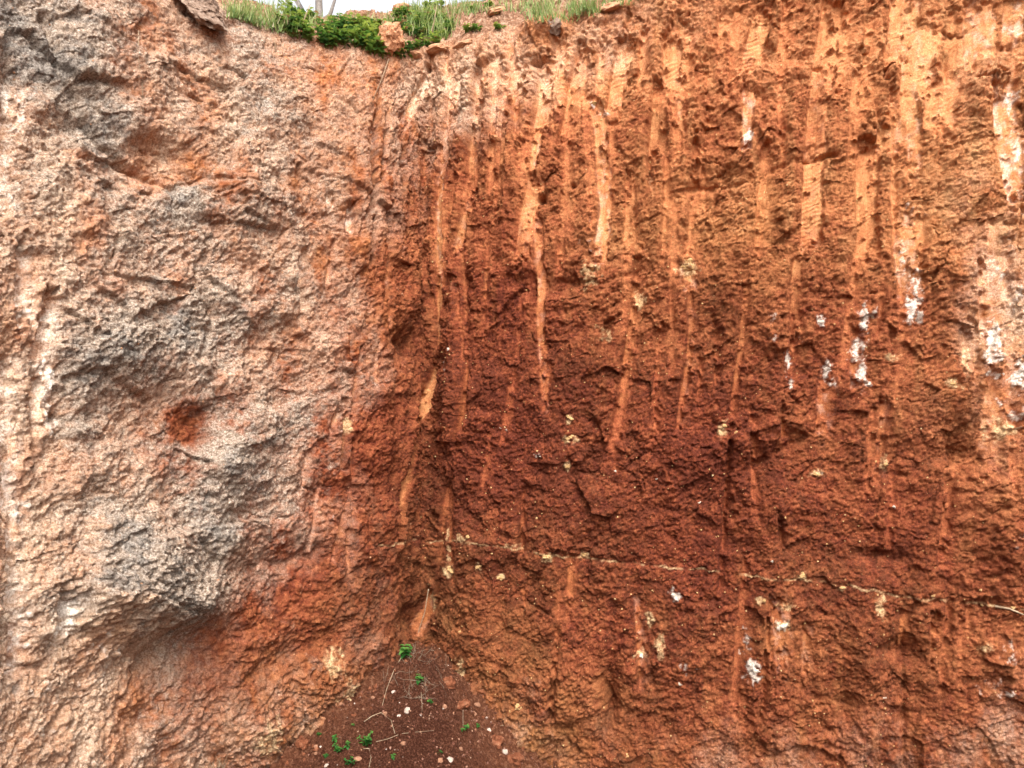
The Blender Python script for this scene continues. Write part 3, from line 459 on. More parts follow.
def earth_material():
    m, nt, bs = new_mat('cut_earth')
    def at(n):
        a = nt.nodes.new('ShaderNodeAttribute'); a.attribute_name = n; return a.outputs['Fac']
    f1 = noise_n(nt, 160, 5, .65); f2 = noise_n(nt, 45, 6, .62); f3 = noise_n(nt, 420, 3, .6)
    def madd(a, k, b):
        n = nt.nodes.new('ShaderNodeMath'); n.operation = 'MULTIPLY_ADD'; nt.links.new(a, n.inputs[0]); n.inputs[1].default_value = k
        if isinstance(b, float): n.inputs[2].default_value = b
        else: nt.links.new(b, n.inputs[2])
        return n.outputs[0]
    f5 = noise_n(nt, 95, 4, .7)
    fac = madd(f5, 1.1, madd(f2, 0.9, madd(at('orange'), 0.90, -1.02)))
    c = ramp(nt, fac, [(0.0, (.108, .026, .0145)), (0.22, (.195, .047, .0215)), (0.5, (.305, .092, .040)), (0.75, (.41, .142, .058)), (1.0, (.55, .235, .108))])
    c = mixc(nt, at('ochre'), c, ramp(nt, f2, [(.3, (.30, .14, .04)), (.7, (.46, .27, .10))]))
    f4 = noise_n(nt, 15, 4, .6)
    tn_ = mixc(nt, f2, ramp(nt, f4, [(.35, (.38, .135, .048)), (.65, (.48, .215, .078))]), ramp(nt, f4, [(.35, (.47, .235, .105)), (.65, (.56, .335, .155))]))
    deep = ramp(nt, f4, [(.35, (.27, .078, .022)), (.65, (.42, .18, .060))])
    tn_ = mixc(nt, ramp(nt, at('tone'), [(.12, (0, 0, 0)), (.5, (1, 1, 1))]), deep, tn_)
    c = mixc(nt, at('tan'), c, tn_)
    c = mixc(nt, at('cream'), c, ramp(nt, f1, [(.35, (.46, .26, .11)), (.65, (.70, .51, .29))]))
    c = mixc(nt, at('pale'), c, ramp(nt, f1, [(.35, (.44, .280, .175)), (.65, (.74, .61, .47))]))
    g = ramp(nt, f1, [(.32, (.165, .112, .076)), (.5, (.285, .212, .158)), (.68, (.47, .395, .325))])
    g = mixc(nt, at('dark'), g, ramp(nt, f1, [(.35, (.098, .080, .067)), (.65, (.285, .243, .205))]))
    c = mixc(nt, at('grey'), c, g)
    c = mixc(nt, at('white'), c, ramp(nt, f1, [(.30, (.58, .45, .33)), (.55, (.78, .71, .62))]))
    c = mixc(nt, at('litter'), c, ramp(nt, f2, [(.3, (.13, .062, .036)), (.5, (.29, .15, .09)), (.68, (.48, .32, .22))]))
    # grains: pale grit and dark specks
    c = mixc(nt, .6, c, ramp(nt, f3, [(.30, (.42, .38, .36)), (.5, (1, 1, 1)), (.66, (1.45, 1.5, 1.55))]), 'MULTIPLY')
    c = mixc(nt, .7, c, ramp(nt, f1, [(.30, (.58, .54, .52)), (.5, (1, 1, 1)), (.70, (1.3, 1.32, 1.34))]), 'MULTIPLY')
    nt.links.new(c, bs.inputs['Base Color'])
    ad = nt.nodes.new('ShaderNodeMath'); ad.operation = 'ADD'; nt.links.new(f1, ad.inputs[0]); nt.links.new(f3, ad.inputs[1])
    sm = nt.nodes.new('ShaderNodeMath'); sm.operation = 'MULTIPLY_ADD'; nt.links.new(at('smooth'), sm.inputs[0]); sm.inputs[1].default_value = -0.75; sm.inputs[2].default_value = 1.0
    gm = nt.nodes.new('ShaderNodeMath'); gm.operation = 'MULTIPLY_ADD'; nt.links.new(at('grey'), gm.inputs[0]); gm.inputs[1].default_value = -0.4; nt.links.new(sm.outputs[0], gm.inputs[2])
    mu = nt.nodes.new('ShaderNodeMath'); mu.operation = 'MULTIPLY'; nt.links.new(ad.outputs[0], mu.inputs[0]); nt.links.new(gm.outputs[0], mu.inputs[1])
    bump(nt, bs, mu.outputs[0], 0.9, 0.008)
    return m
M_EARTH = earth_material()

def speckle_mat(name, cols, scale=60, b=0.5, bd=0.004, rough=.95):
    m, nt, bs = new_mat(name)
    f = noise_n(nt, scale, 6, .65); f3 = noise_n(nt, scale * 5, 3, .6)
    c = ramp(nt, f, [(.28 + .44 * k / max(1, len(cols) - 1), col) for k, col in enumerate(cols)])
    c = mixc(nt, .6, c, ramp(nt, f3, [(.3, (.6, .58, .56)), (.5, (1, 1, 1)), (.7, (1.25, 1.25, 1.25))]), 'MULTIPLY')
    nt.links.new(c, bs.inputs['Base Color']); bs.inputs['Roughness'].default_value = rough
    bump(nt, bs, f3, b, bd); return m

def floor_mat(name, cols, scale, b, bd):
    m = speckle_mat(name, cols, scale, b, bd); nt = m.node_tree; bs = nt.nodes['Principled BSDF']
    old = bs.inputs['Base Color'].links[0].from_socket
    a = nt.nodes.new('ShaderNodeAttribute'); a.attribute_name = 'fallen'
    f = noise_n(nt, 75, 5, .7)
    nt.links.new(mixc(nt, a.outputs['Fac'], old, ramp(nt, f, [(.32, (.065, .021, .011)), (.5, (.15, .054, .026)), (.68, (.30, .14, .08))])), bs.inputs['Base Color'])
    return m

def leaf_mat(name, c0, c1, c2, trans=0.35, dry=None):
    m, nt, bs = new_mat(name)
    oi = nt.nodes.new('ShaderNodeObjectInfo'); a = nt.nodes.new('ShaderNodeAttribute'); a.attribute_name = 'tint'
    c = ramp(nt, a.outputs['Fac'], [(0, c0), (.45, c1), (.87, c2), (1, dry or c2)])
    f = noise_n(nt, 90, 3)
    c = mixc(nt, .6, c, ramp(nt, f, [(.3, (.7, .75, .7)), (.7, (1.2, 1.15, 1.1))]), 'MULTIPLY')
    nt.links.new(c, bs.inputs['Base Color']); bs.inputs['Roughness'].default_value = .5; bs.inputs['Specular IOR Level'].default_value = .4
    tr = nt.nodes.new('ShaderNodeBsdfTranslucent'); nt.links.new(c, tr.inputs[0])
    mx = nt.nodes.new('ShaderNodeMixShader'); mx.inputs[0].default_value = trans
    out = nt.nodes['Material Output']
    nt.links.new(bs.outputs[0], mx.inputs[1]); nt.links.new(tr.outputs[0], mx.inputs[2]); nt.links.new(mx.outputs[0], out.inputs[0])
    return m

M_GROUND = floor_mat('floor_soil', [(.020, .0066, .0035), (.070, .0235, .0128), (.200, .084, .050)], 150, 1.0, .012)
M_TOPSOIL = speckle_mat('top_soil', [(0.118, 0.067, 0.037), (0.192, 0.118, 0.059), (0.148, 0.163, 0.052)], 20)
M_STONE = speckle_mat('red_stone', [(.22, .085, .042), (.42, .195, .10), (.58, .36, .23)], 45, .9, .006)
M_SLAB = speckle_mat('grey_brown_rock', [(.10, .065, .048), (.22, .145, .105), (.34, .26, .205)], 45, .9, .008)
M_CLOD = speckle_mat('dry_clod', [(0.252, 0.111, 0.059), (0.385, 0.200, 0.111), (0.488, 0.296, 0.185)], 45, .7, .005)
M_PALE = speckle_mat('pale_limestone', [(.26, .17, .12), (.52, .45, .37), (.66, .62, .56)], 130, .6, .003)
M_YELLOW = speckle_mat('yellow_limestone', [(.36, .19, .07), (.50, .31, .135), (.60, .44, .25)], 90, .7, .004)
M_GRIT = speckle_mat('mixed_grit', [(.045, .016, .010), (.12, .048, .030), (.30, .17, .12)], 30, .4, .003)
M_RUB = speckle_mat('fallen_crumbs', [(.075, .024, .012), (.16, .055, .027), (.27, .125, .07)], 60, .8, .006)
M_RUB2 = speckle_mat('dusty_crumbs', [(.12, .045, .024), (.24, .11, .062), (.42, .28, .19)], 25, .5, .003)
M_PEB = speckle_mat('dusty_white_stone', [(.14, .07, .045), (.38, .29, .23), (.58, .53, .47)], 150, .5, .002)
M_DEAD = speckle_mat('dead_grass', [(.12, .08, .055), (.20, .145, .10), (.27, .21, .155)], 60, .3, .002)
M_STALK = speckle_mat('dry_stalk', [(.16, .10, .06), (.28, .20, .13), (.38, .30, .21)], 60, .3, .002)
M_BARK = speckle_mat('grey_bark', [(.16, .14, .13), (.27, .24, .22), (.36, .33, .30)], 20, .8, .01)
M_LEAF = leaf_mat('weed_leaf', (.028, .075, .020), (.095, .190, .032), (.28, .34, .062), dry=(.26, .15, .06))
M_GRASS = leaf_mat('grass_blade', (.08, .16, .04), (.19, .27, .07), (.38, .38, .15), dry=(.42, .34, .2))
M_SEED = leaf_mat('seedling_leaf', (.012, .065, .012), (.028, .125, .020), (.085, .20, .035))
M_TREE = leaf_mat('tree_leaf', (.03, .06, .03), (.06, .10, .045), (.10, .14, .06))

# ------------------------------------------------------------------ build the two faces of the cut
def grid_mesh(name, i0, i1):
    Q = P[i0:i1 + 1]; n, mm_ = Q.shape[:2]
    me = bpy.data.meshes.new(name)
    me.vertices.add(n * mm_); me.vertices.foreach_set('co', Q.reshape(-1).astype('f4'))
    a = (np.arange(n - 1)[:, None] * mm_ + np.arange(mm_ - 1)[None]).reshape(-1)
    quads = np.stack([a, a + mm_, a + mm_ + 1, a + 1], 1)
    nq = len(quads)
    me.loops.add(nq * 4); me.loops.foreach_set('vertex_index', quads.reshape(-1).astype('i4'))
    me.polygons.add(nq); me.polygons.foreach_set('loop_start', (np.arange(nq) * 4).astype('i4'))
    me.polygons.foreach_set('use_smooth', np.ones(nq, bool))
    for k, v in MASKS.items():
        at = me.attributes.new(k, 'FLOAT', 'POINT'); at.data.foreach_set('value', np.ascontiguousarray(v[i0:i1 + 1]).reshape(-1).astype('f4'))
    me.update(calc_edges=True); me.materials.append(M_EARTH)
    o = link(bpy.data.objects.new(name, me)); o['kind'] = 'structure'
    return o
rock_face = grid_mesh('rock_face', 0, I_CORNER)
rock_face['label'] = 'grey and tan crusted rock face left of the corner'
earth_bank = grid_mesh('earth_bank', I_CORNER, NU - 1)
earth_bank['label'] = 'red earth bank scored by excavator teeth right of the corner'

# what surface point stands at a surveyed bearing
fpx = 512 + FPX * P[..., 0] / np.maximum(P[..., 1], .2); fpy = 384 - FPX * (P[..., 2] - 1.5) / np.maximum(P[..., 1], .2)
fd = P[..., 1]
du = np.gradient(P, axis=0); dv = np.gradient(P, axis=1)
NS = None
def on_wall(px, py, r=2.2):
    m = np.where(((fpx - px) ** 2 + (fpy - py) ** 2 < r * r) & (fd > 0.6))
    if len(m[0]) == 0:
        if r > 20: return None
        return on_wall(px, py, r * 1.8)
    k = int(np.argmin(fd[m])); i, j = m[0][k], m[1][k]
    a = P[min(i + 4, NU - 1), j] - P[max(i - 4, 0), j]; b = P[i, min(j + 4, NV - 1)] - P[i, max(j - 4, 0)]
    n = np.cross(b, a); n = n / (np.linalg.norm(n) + 1e-9)
    if (n * (CAM - P[i, j])).sum() < 0: n = -n
    return P[i, j].copy(), n

# ------------------------------------------------------------------ ground
APEX = (-0.37, 2.93)
foot = P[::6, np.searchsorted(r_ax, 0.34), :2]; foot = foot[(foot[:, 1] > 1.6) & (abs(foot[:, 0] + .3) < 1.2)]
def foot_dist(x, y):
    x = np.asarray(x, float).ravel(); y = np.asarray(y, float).ravel(); d = np.full(x.shape, 9.0)
    for f in foot: d = np.minimum(d, np.hypot(x - f[0], y - f[1]))
    return d
def ground_z(x, y):
    x = np.asarray(x, float); y = np.asarray(y, float)
    dx = x - APEX[0]; dy = y - APEX[1]
    d = np.hypot(np.where(dx > 0, dx * 1.15, dx * 0.62), dy * 0.72)
    z = 0.49 - 0.80 * np.sqrt(d * d + 0.0030)
    z = np.maximum(z, 0.0) + 0.03 * np.exp(-np.maximum(0, -z) * 6) * (z < 0)
    near = np.exp(-((x + .3) ** 2 + (y - 2.6) ** 2) / 4)
    z = z + near * (0.055 * fbm(x * 5.5, y * 5.5, 4, 200) + 0.016 * fbm(x * 18, y * 18, 4, 201)) + 0.02 * fbm(x * .8, y * .8, 2, 202)
    box = (abs(x + .35) < .95) & (y > 1.9) & (y < 3.3)
    if box.any():                                  # crumbs bank up against the foot of both faces
        fd_ = foot_dist(x[box], y[box]) if x.ndim else foot_dist(x, y)
        lift = 0.055 * np.exp(-fd_ / 0.05) * (1 + 0.8 * fbm(x[box] * 14, y[box] * 14, 3, 205) if x.ndim else 1)
        if x.ndim: z[box] += lift
        else: z = z + lift[0]
    return z
gx = np.concatenate([-np.geomspace(120, 1.25, 26), np.arange(-1.2, 0.42, 0.0065), np.linspace(0.45, 2.6, 60), np.geomspace(2.8, 120, 24)])
gy = np.concatenate([-np.geomspace(120, 0.3, 22), np.linspace(-.2, 1.95, 40), np.arange(2.0, 3.15, 0.0065), np.array([3.3, 3.8, 4.6, 6, 9, 15, 25, 45, 80, 120])])
GX, GY = np.meshgrid(gx, gy, indexing='ij'); GZ = ground_z(GX, GY)
cf = chips(GX * 40, GY * 40, 9); cg = chips(GX * 90, GY * 90, 10); GZ = GZ + np.where((abs(GX + .35) < .85) & (GY > 1.9) & (GY < 3.2), 0.004 * cf[0] + 0.014 * np.clip(.6 - cf[3], 0, 1) * (cf[2] > .6) + 0.008 * np.clip(.65 - cg[3], 0, 1) * cg[2] + 0.004 * fbm(GX * 80, GY * 80, 3, 203), 0)
GZ[:, gy > 3.2] = -0.15
n, m_ = GX.shape
a = (np.arange(n - 1)[:, None] * m_ + np.arange(m_ - 1)[None]).reshape(-1)
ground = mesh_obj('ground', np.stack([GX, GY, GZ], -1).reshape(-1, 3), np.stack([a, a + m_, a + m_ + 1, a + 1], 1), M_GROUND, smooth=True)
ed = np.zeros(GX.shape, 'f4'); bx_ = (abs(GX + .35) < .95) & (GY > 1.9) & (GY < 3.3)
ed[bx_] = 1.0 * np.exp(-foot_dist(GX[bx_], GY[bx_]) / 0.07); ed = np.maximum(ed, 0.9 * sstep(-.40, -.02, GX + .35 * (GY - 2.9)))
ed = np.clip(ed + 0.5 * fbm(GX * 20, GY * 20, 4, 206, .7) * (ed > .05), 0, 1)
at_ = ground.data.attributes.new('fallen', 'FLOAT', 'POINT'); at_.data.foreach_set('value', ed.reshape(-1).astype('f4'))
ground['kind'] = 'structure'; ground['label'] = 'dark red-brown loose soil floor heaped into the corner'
def on_ground(px, py):
    dx, dz = (px - 512) / FPX, (384 - py) / FPX
    t = np.linspace(1.6, 3.2, 1600); z = 1.5 + dz * t; g = ground_z(dx * t, t)
    k = np.argmax(z < g)
    if z[k] >= g[k]: k = len(t) - 1
    return np.array([dx * t[k], t[k], g[k]])

# upper ground behind the slope, out to the horizon
rows = []
ii = np.unique(np.concatenate([np.arange(0, NU, 12), [NU - 1]]))
basep = P[ii, NV - 14]; bk = back[ii]
for dist, rise in [(0, -.03), (.12, .0), (.4, .05), (1, .12), (2.5, .25), (6, .45), (15, .7), (40, 1.0), (110, 1.4)]:
    rows.append(np.stack([basep[:, 0] + bk[:, 0] * dist, basep[:, 1] + bk[:, 1] * dist, basep[:, 2] + rise], 1))
V = np.stack(rows, 1); n, m_ = V.shape[:2]
a = (np.arange(n - 1)[:, None] * m_ + np.arange(m_ - 1)[None]).reshape(-1)
upper = mesh_obj('upper_ground', V.reshape(-1, 3), np.stack([a, a + m_, a + m_ + 1, a + 1], 1), M_TOPSOIL, smooth=True)
upper['kind'] = 'structure'; upper['label'] = 'grassy ground behind the top of the cut'

# ------------------------------------------------------------------ stones
def rock_data(name, size, seed, mat, sub=3, rough=.22, facets=9, flat=1.0):
    """an angular stone: icosphere cut by random planes, then weathered"""
    import bmesh
    bm = bmesh.new(); bmesh.ops.create_icosphere(bm, subdivisions=sub, radius=1.0)
    rr = random.Random(seed)
    cuts = []
    for _ in range(facets):
        v = Vector((rr.gauss(0, 1), rr.gauss(0, 1), rr.gauss(0, 1))).normalized(); cuts.append((v, rr.uniform(.55, .88)))
    for v in bm.verts:
        p = v.co.copy()
        for nrm, d in cuts:
            k = p.dot(nrm)
            if k > d: p -= nrm * (k - d) * .9
        p += p.normalized() * rough * .5 * mnoise.noise(p * 1.7 + Vector((seed * 3.1, 0, 0))) + p.normalized() * rough * .35 * mnoise.noise(p * 5 + Vector((0, seed, 0))) + p.normalized() * rough * .18 * mnoise.noise(p * 12)
        v.co = Vector((p.x * size[0], p.y * size[1], p.z * size[2]))
    me = bpy.data.meshes.new(name); bm.to_mesh(me); bm.free(); me.materials.append(mat)
    return me

def put(name, me, loc, rot=(0, 0, 0), sc=1.0, parent=None):
    o = bpy.data.objects.new(name, me); o.location = loc; o.rotation_euler = rot; o.scale = (sc,) * 3 if isinstance(sc, (int, float)) else sc
    if parent: o.parent = parent
    return link(o)

def px_at(p): return FPX / p[1]

# the boulder among the weeds
p, nrm = on_wall(393, 53)
bo = put('boulder', rock_data('boulder', (.060, .052, .078), 5, M_STONE, 4, .55, 7), (p[0], p[1] - .005, p[2] + .068), (.1, -.1, .4))
tag(bo, 'upright reddish boulder among the green weeds on the top edge', 'boulder')
# overhanging slab on the left skyline
p, nrm = on_wall(198, 27)
sb_ = put('rock_slab', rock_data('rock_slab', (.125, .12, .062), 12, M_SLAB, 5, .5, 12), (p[0] - .02, p[1] + .05, p[2] + .100), (R(8), R(33), R(-8)))
tag(sb_, 'brown rock slab jutting out over a dark gap on the left skyline', 'rock slab')
# clods lying on the lip
CL = [(438, 48, .055, .03, .022, 'long crumbling earth clod on the lip right of the boulder'), (462, 45, .05, .03, .018, 'flat earth clod on the lip, farthest right of the row'), (415, 54, .035, .03, .02, 'small earth clod on the lip below the boulder'),
      (378, 46, .022, .02, .02, 'small round orange clod in the dark hollow left of the boulder'), (556, 28, .035, .03, .035, 'grey weathered lump on the lip beside orange earth'), (497, 12, .045, .03, .018, 'orange slab of earth half buried in the bare slope'),
      (294, 33, .045, .02, .012, 'pale flat clod under the weeds near the grass'), (616, 8, .06, .03, .02, 'long dark clod at the top of the bank'), (402, 8, .05, .04, .025, 'reddish lump showing above the weeds against the sky')]
for k, (x, y, a_, b_, c_, lab) in enumerate(CL):
    q = on_wall(x, y)
    if q is None: continue
    p = q[0]
    o = put('earth_clod', rock_data('earth_clod', (a_, b_, c_), 20 + k, M_SLAB if k == 4 else M_CLOD, 3, .4, 8), (p[0], p[1] + b_ * .3, p[2] + c_ * .45), (.1, -.25 if x > 420 else .1, random.uniform(-.4, .4)))
    tag(o, lab, 'clod')

# stones embedded in the red bank: parts of it
emb = [rock_data('embedded_stone', (1, 1, .8), 50 + k, [M_YELLOW, M_PALE][k % 2], 3, .9, 12) for k in range(6)]
EMB = [(687, 267, 12, 0), (571, 440, 6, 0), (570, 419, 5, 0), (567, 466, 4, 0), (539, 455, 3, 1), (478, 568, 5, 0), (500, 577, 5, 0), (547, 557, 6, 0), (449, 571, 7, 0), (583, 556, 4, 0), (818, 474, 5, 0), (674, 594, 4, 1), (803, 577, 5, 0), (782, 625, 5, 1), (885, 463, 4, 0), (934, 598, 3, 0),
       (981, 603, 3, 0), (843, 588, 3, 0), (985, 648, 4, 0), (886, 697, 3, 1), (679, 684, 3, 1), (640, 655, 5, 1), (766, 600, 3, 0), (770, 562, 3, 1), (892, 356, 5, 0), (952, 385, 6, 0), (999, 377, 4, 1), (596, 102, 5, 0), (600, 120, 4, 0), (535, 188, 5, 0), (447, 348, 4, 1), (500, 430, 2, 1), (468, 536, 4, 0), (446, 538, 4, 0),
       (655, 480, 2, 1), (722, 425, 4, 0), (735, 430, 4, 0), (895, 505, 3, 1), (700, 500, 2, 1), (757, 670, 4, 1), (614, 470, 2, 1), (820, 322, 4, 1), (1013, 609, 4, 0), (458, 630, 3, 0), (517, 706, 7, 0), (625, 755, 5, 0), (680, 685, 2, 1)]
for k, (x, y, r, c) in enumerate(EMB):
    q = on_wall(x, y)
    if q is None: continue
    p, nrm = q; sz = .7 * r / px_at(p)
    put('embedded_stone', emb[(k % 3) * 2 + c], p - nrm * sz * .62, (random.uniform(-.6, .6), random.uniform(-.6, .6), random.uniform(-.6, .6)), (sz * random.uniform(.8, 1.3), sz * .8, sz * random.uniform(.6, 1)), earth_bank)
# fine pale grit sticking out of both walls: uncountable
def grit_mesh(pos, nrm, size, name):
    base = np.array([[1, 0, 0], [-1, 0, 0], [0, 1, 0], [0, -1, 0], [0, 0, 1], [0, 0, -1.0]])
    fc = np.array([[0, 2, 4], [2, 1, 4], [1, 3, 4], [3, 0, 4], [2, 0, 5], [1, 2, 5], [3, 1, 5], [0, 3, 5]])
    n = len(pos); q = rng.randn(n, 3, 3); q, _ = np.linalg.qr(q)
    b = base[None] * (0.6 + 0.8 * rng.rand(n, 6, 1))
    v = np.einsum('nij,nkj->nki', q, b) * size[:, None, None] + pos[:, None, :]
    f = fc[None] + (np.arange(n) * 6)[:, None, None]
    return v.reshape(-1, 3), f.reshape(-1, 3)
def wall_grit(name, parent, i0, i1, num, mat, seed):
    g = np.random.RandomState(seed)
    i = g.randint(i0, i1, num); j = g.randint(30, NV - 220, num)
    pos = P[i, j]; size = (0.0016 + 0.003 * g.rand(num) ** 3)
    v, f = grit_mesh(pos, None, size, name)
    o = mesh_obj(name, v, f, mat, parent); o['kind'] = 'stuff'; return o
iA, iB = np.searchsorted(s_ax, [s_of(300), s_of(1060)])
wall_grit('grit', earth_bank, I_CORNER, iB, 1500, M_YELLOW, 3)
wall_grit('grit', rock_face, np.searchsorted(s_ax, s_of(-20)), I_CORNER, 700, M_CLOD, 4)

# gravel over the floor
num = 9000
g = np.random.RandomState(5)
x = g.uniform(-1.0, .35, num); y = g.uniform(2.1, 3.05, num); z = ground_z(x, y)
sz = 0.0012 + 0.005 * g.rand(num) ** 6
v, f = grit_mesh(np.stack([x, y, z + sz * .5], 1), None, sz, 'gravel')
gr = mesh_obj('gravel', v, f, M_GRIT); gr['kind'] = 'stuff'; gr['label'] = 'fine red-brown grit and crumbs over the soil floor'
num = 3600
x = g.uniform(-1.0, .35, num); y = g.uniform(2.1, 3.05, num); keep = g.rand(num) < .45 + .6 * np.clip((x + .55) * 1.6 + (2.75 - y) * 1.2, 0, 1); x, y = x[keep], y[keep]; num = len(x); z = ground_z(x, y); sz = 0.0011 + 0.0036 * g.rand(num) ** 4
v, f = grit_mesh(np.stack([x, y, z + sz * .6], 1), None, sz, 'tan_gravel')
gr = mesh_obj('tan_gravel', v, f, M_RUB2); gr['kind'] = 'stuff'; gr['label'] = 'dusty tan and pink crumbs over the soil floor'
num = 380
x = g.uniform(-1.0, .35, num); y = g.uniform(2.1, 3.05, num); z = ground_z(x, y); sz = 0.0012 + 0.0026 * g.rand(num) ** 3
v, f = grit_mesh(np.stack([x, y, z + sz * .5], 1), None, sz, 'pale_gravel')
gr = mesh_obj('pale_gravel', v, f, M_PEB); gr['kind'] = 'stuff'; gr['label'] = 'scattered tiny pale chips over the soil floor'
num = 620
fi = g.randint(0, len(foot), num); x = foot[fi, 0] + .05 * g.randn(num); y = foot[fi, 1] - np.abs(.06 * g.randn(num)) + .01; z = ground_z(x, y); sz = 0.003 + 0.008 * g.rand(num) ** 3
v, f = grit_mesh(np.stack([x, y, z + sz * .3], 1), None, sz, 'rubble')
gr = mesh_obj('rubble', v, f, M_RUB); gr['kind'] = 'stuff'; gr['label'] = 'loose orange crumbs fallen along the foot of both faces'
peb = [rock_data('stone', (1, .9, .75), 80 + k, [M_PEB, M_PEB, M_RUB2][k % 3], 2, .5, 8) for k in range(6)]
PEB = [(394, 692, 3.2, 0, 'small round white pebble alone on the dark soil below the seedling'), (407, 711, 5, 1, 'largest white stone on the dark soil, angular'), (399, 716, 2.4, 0, 'white chip touching the lower left of the largest white stone'), (404, 725, 2.8, 1, 'small bluish white pebble below the largest white stone'),
       (385, 714, 3.2, 2, 'dull pink pebble at the lower end of the hanging stem'), (340, 704, 3.2, 2, 'pale pink flat pebble near the left wall'), (373, 698, 2.6, 2, 'small tan pebble left of the white pebble'), (489, 730, 3.2, 0, 'round white pebble near the foot of the bank'), (450, 760, 5, 1, 'upright white chip, right of a pair at the bottom edge'),
       (440, 761, 4, 2, 'cream pebble left of the upright white chip'), (316, 747, 3.2, 2, 'pinkish pebble, upper left of a trio by the weeds'), (321, 747, 2.2, 0, 'smallest pebble of the trio by the weeds'), (316, 754, 3, 2, 'lowest pebble of the trio by the weeds'), (327, 766, 3.6, 0, 'white pebble at the bottom edge near the left'),
       (358, 760, 5, 2, 'tan pebble under the arching dry stalk'), (460, 749, 4, 2, 'bright orange pebble near the bottom edge'), (403, 744, 4, 2, 'orange pink stone at the end of the twig'), (474, 714, 3.5, 2, 'pale pebble beside the creeping sprig'), (420, 716, 2.6, 0, 'tiny white pebble below the dry upright stem'), (477, 705, 4.5, 2, 'pinkish stone at the foot of the bank'),
       (505, 752, 4.5, 1, 'slim white chip standing at the foot of the ochre bank'), (444, 707, 4, 2, 'dull orange stone in the rubble strip'), (487, 718, 2.4, 0, 'tiny white pebble above the round white pebble')]
for k, (x, y, r, c, lab) in enumerate(PEB):
    p = on_ground(x, y); sz = .85 * r / px_at(p)
    o = put('stone', peb[(k % 2) * 3 + c], (p[0], p[1], p[2] + sz * .05), (random.uniform(-.4, .4), random.uniform(-.4, .4), random.uniform(0, 6)), sz)
    tag(o, lab, 'stone', 'loose stones on the soil floor')

for k, (x, y, r, lab) in enumerate([(349, 676, 9, 'red earth clod against the left face beside the heap'), (330, 702, 8, 'tan earth clod at the left edge of the heap'), (303, 744, 10, 'broad tan clod at the lower left edge of the heap'), (448, 684, 9, 'orange clod at the right edge of the heap, highest of three'), (463, 706, 8, 'orange clod at the foot of the bank, middle of three'),
                                      (497, 742, 9, 'orange clod at the foot of the ochre bank, lowest of three'), (375, 664, 6, 'small red clod near the bright seedling'), (516, 762, 10, 'large tan clod at the bottom edge below the bank')]):
    p = on_ground(x, y); sz = r / px_at(p)
    tag(put('earth_clod', rock_data('earth_clod', (sz, sz * .8, sz * .7), 130 + k, M_RUB, 3, .7, 9), (p[0], p[1], p[2] + sz * .1), (.2, .1, k)), lab, 'clod')

# ------------------------------------------------------------------ plants
class MB:
    def __init__(s): s.v = []; s.f = []; s.t = []
    def tube(s, pts, r0, r1, n=5, tint=.5):
        pts = [Vector(p) for p in pts]; base = len(s.v)
        for k, p in enumerate(pts):
            d = (pts[min(k + 1, len(pts) - 1)] - pts[max(k - 1, 0)]).normalized()
            a = d.orthogonal().normalized(); b = d.cross(a); r = r0 + (r1 - r0) * k / (len(pts) - 1)
            for j in range(n):
                t = 2 * math.pi * j / n; s.v.append(p + a * math.cos(t) * r + b * math.sin(t) * r); s.t.append(tint)
        for k in range(len(pts) - 1):
            for j in range(n):
                s.f.append((base + k * n + j, base + k * n + (j + 1) % n, base + (k + 1) * n + (j + 1) % n, base + (k + 1) * n + j))
        s.f.append(tuple(base + j for j in range(n))[::-1]); s.f.append(tuple(base + (len(pts) - 1) * n + j for j in range(n)))
    def leaf(s, p, d, up, L, w, tint, cup=.25):
        d = Vector(d).normalized(); side = d.cross(Vector(up)).normalized(); u = side.cross(d).normalized(); p = Vector(p); b = len(s.v)
        prof = [(0, .08), (.25, .8), (.55, 1.0), (.8, .65), (1, .05)]
        for t, k in prof:
            c = p + d * L * t - u * L * .35 * t * t
            s.v += [c - side * w * k * .5 + u * w * cup * k, c, c + side * w * k * .5 + u * w * cup * k]; s.t += [tint] * 3
        for k in range(4):
            o = b + 3 * k; s.f += [(o, o + 1, o + 4, o + 3), (o + 1, o + 2, o + 5, o + 4)]
    def blade(s, p, d, L, w, bend, tint):
        p = Vector(p); d = Vector(d).normalized(); side = d.cross(Vector((random.gauss(0, 1), random.gauss(0, 1), .2))).normalized(); fw = side.cross(d); b = len(s.v)
        for t in (0, .35, .7, 1):
            c = p + d * L * t + fw * bend * L * t * t; k = w * (1 - t ** 1.6) * .5 + .0002
            s.v += [c - side * k, c + side * k]; s.t += [1.0 if tint > 1 else min(.86, tint + .22 * t)] * 2
        for k in range(3): o = b + 2 * k; s.f.append((o, o + 1, o + 3, o + 2))
    def build(s, name, mat, parent=None, smooth=True):
        o = mesh_obj(name, s.v, s.f, mat, parent, smooth)
        a = o.data.attributes.new('tint', 'FLOAT', 'POINT'); a.data.foreach_set('value', np.clip(s.t, 0, 1).astype('f4'))
        return o

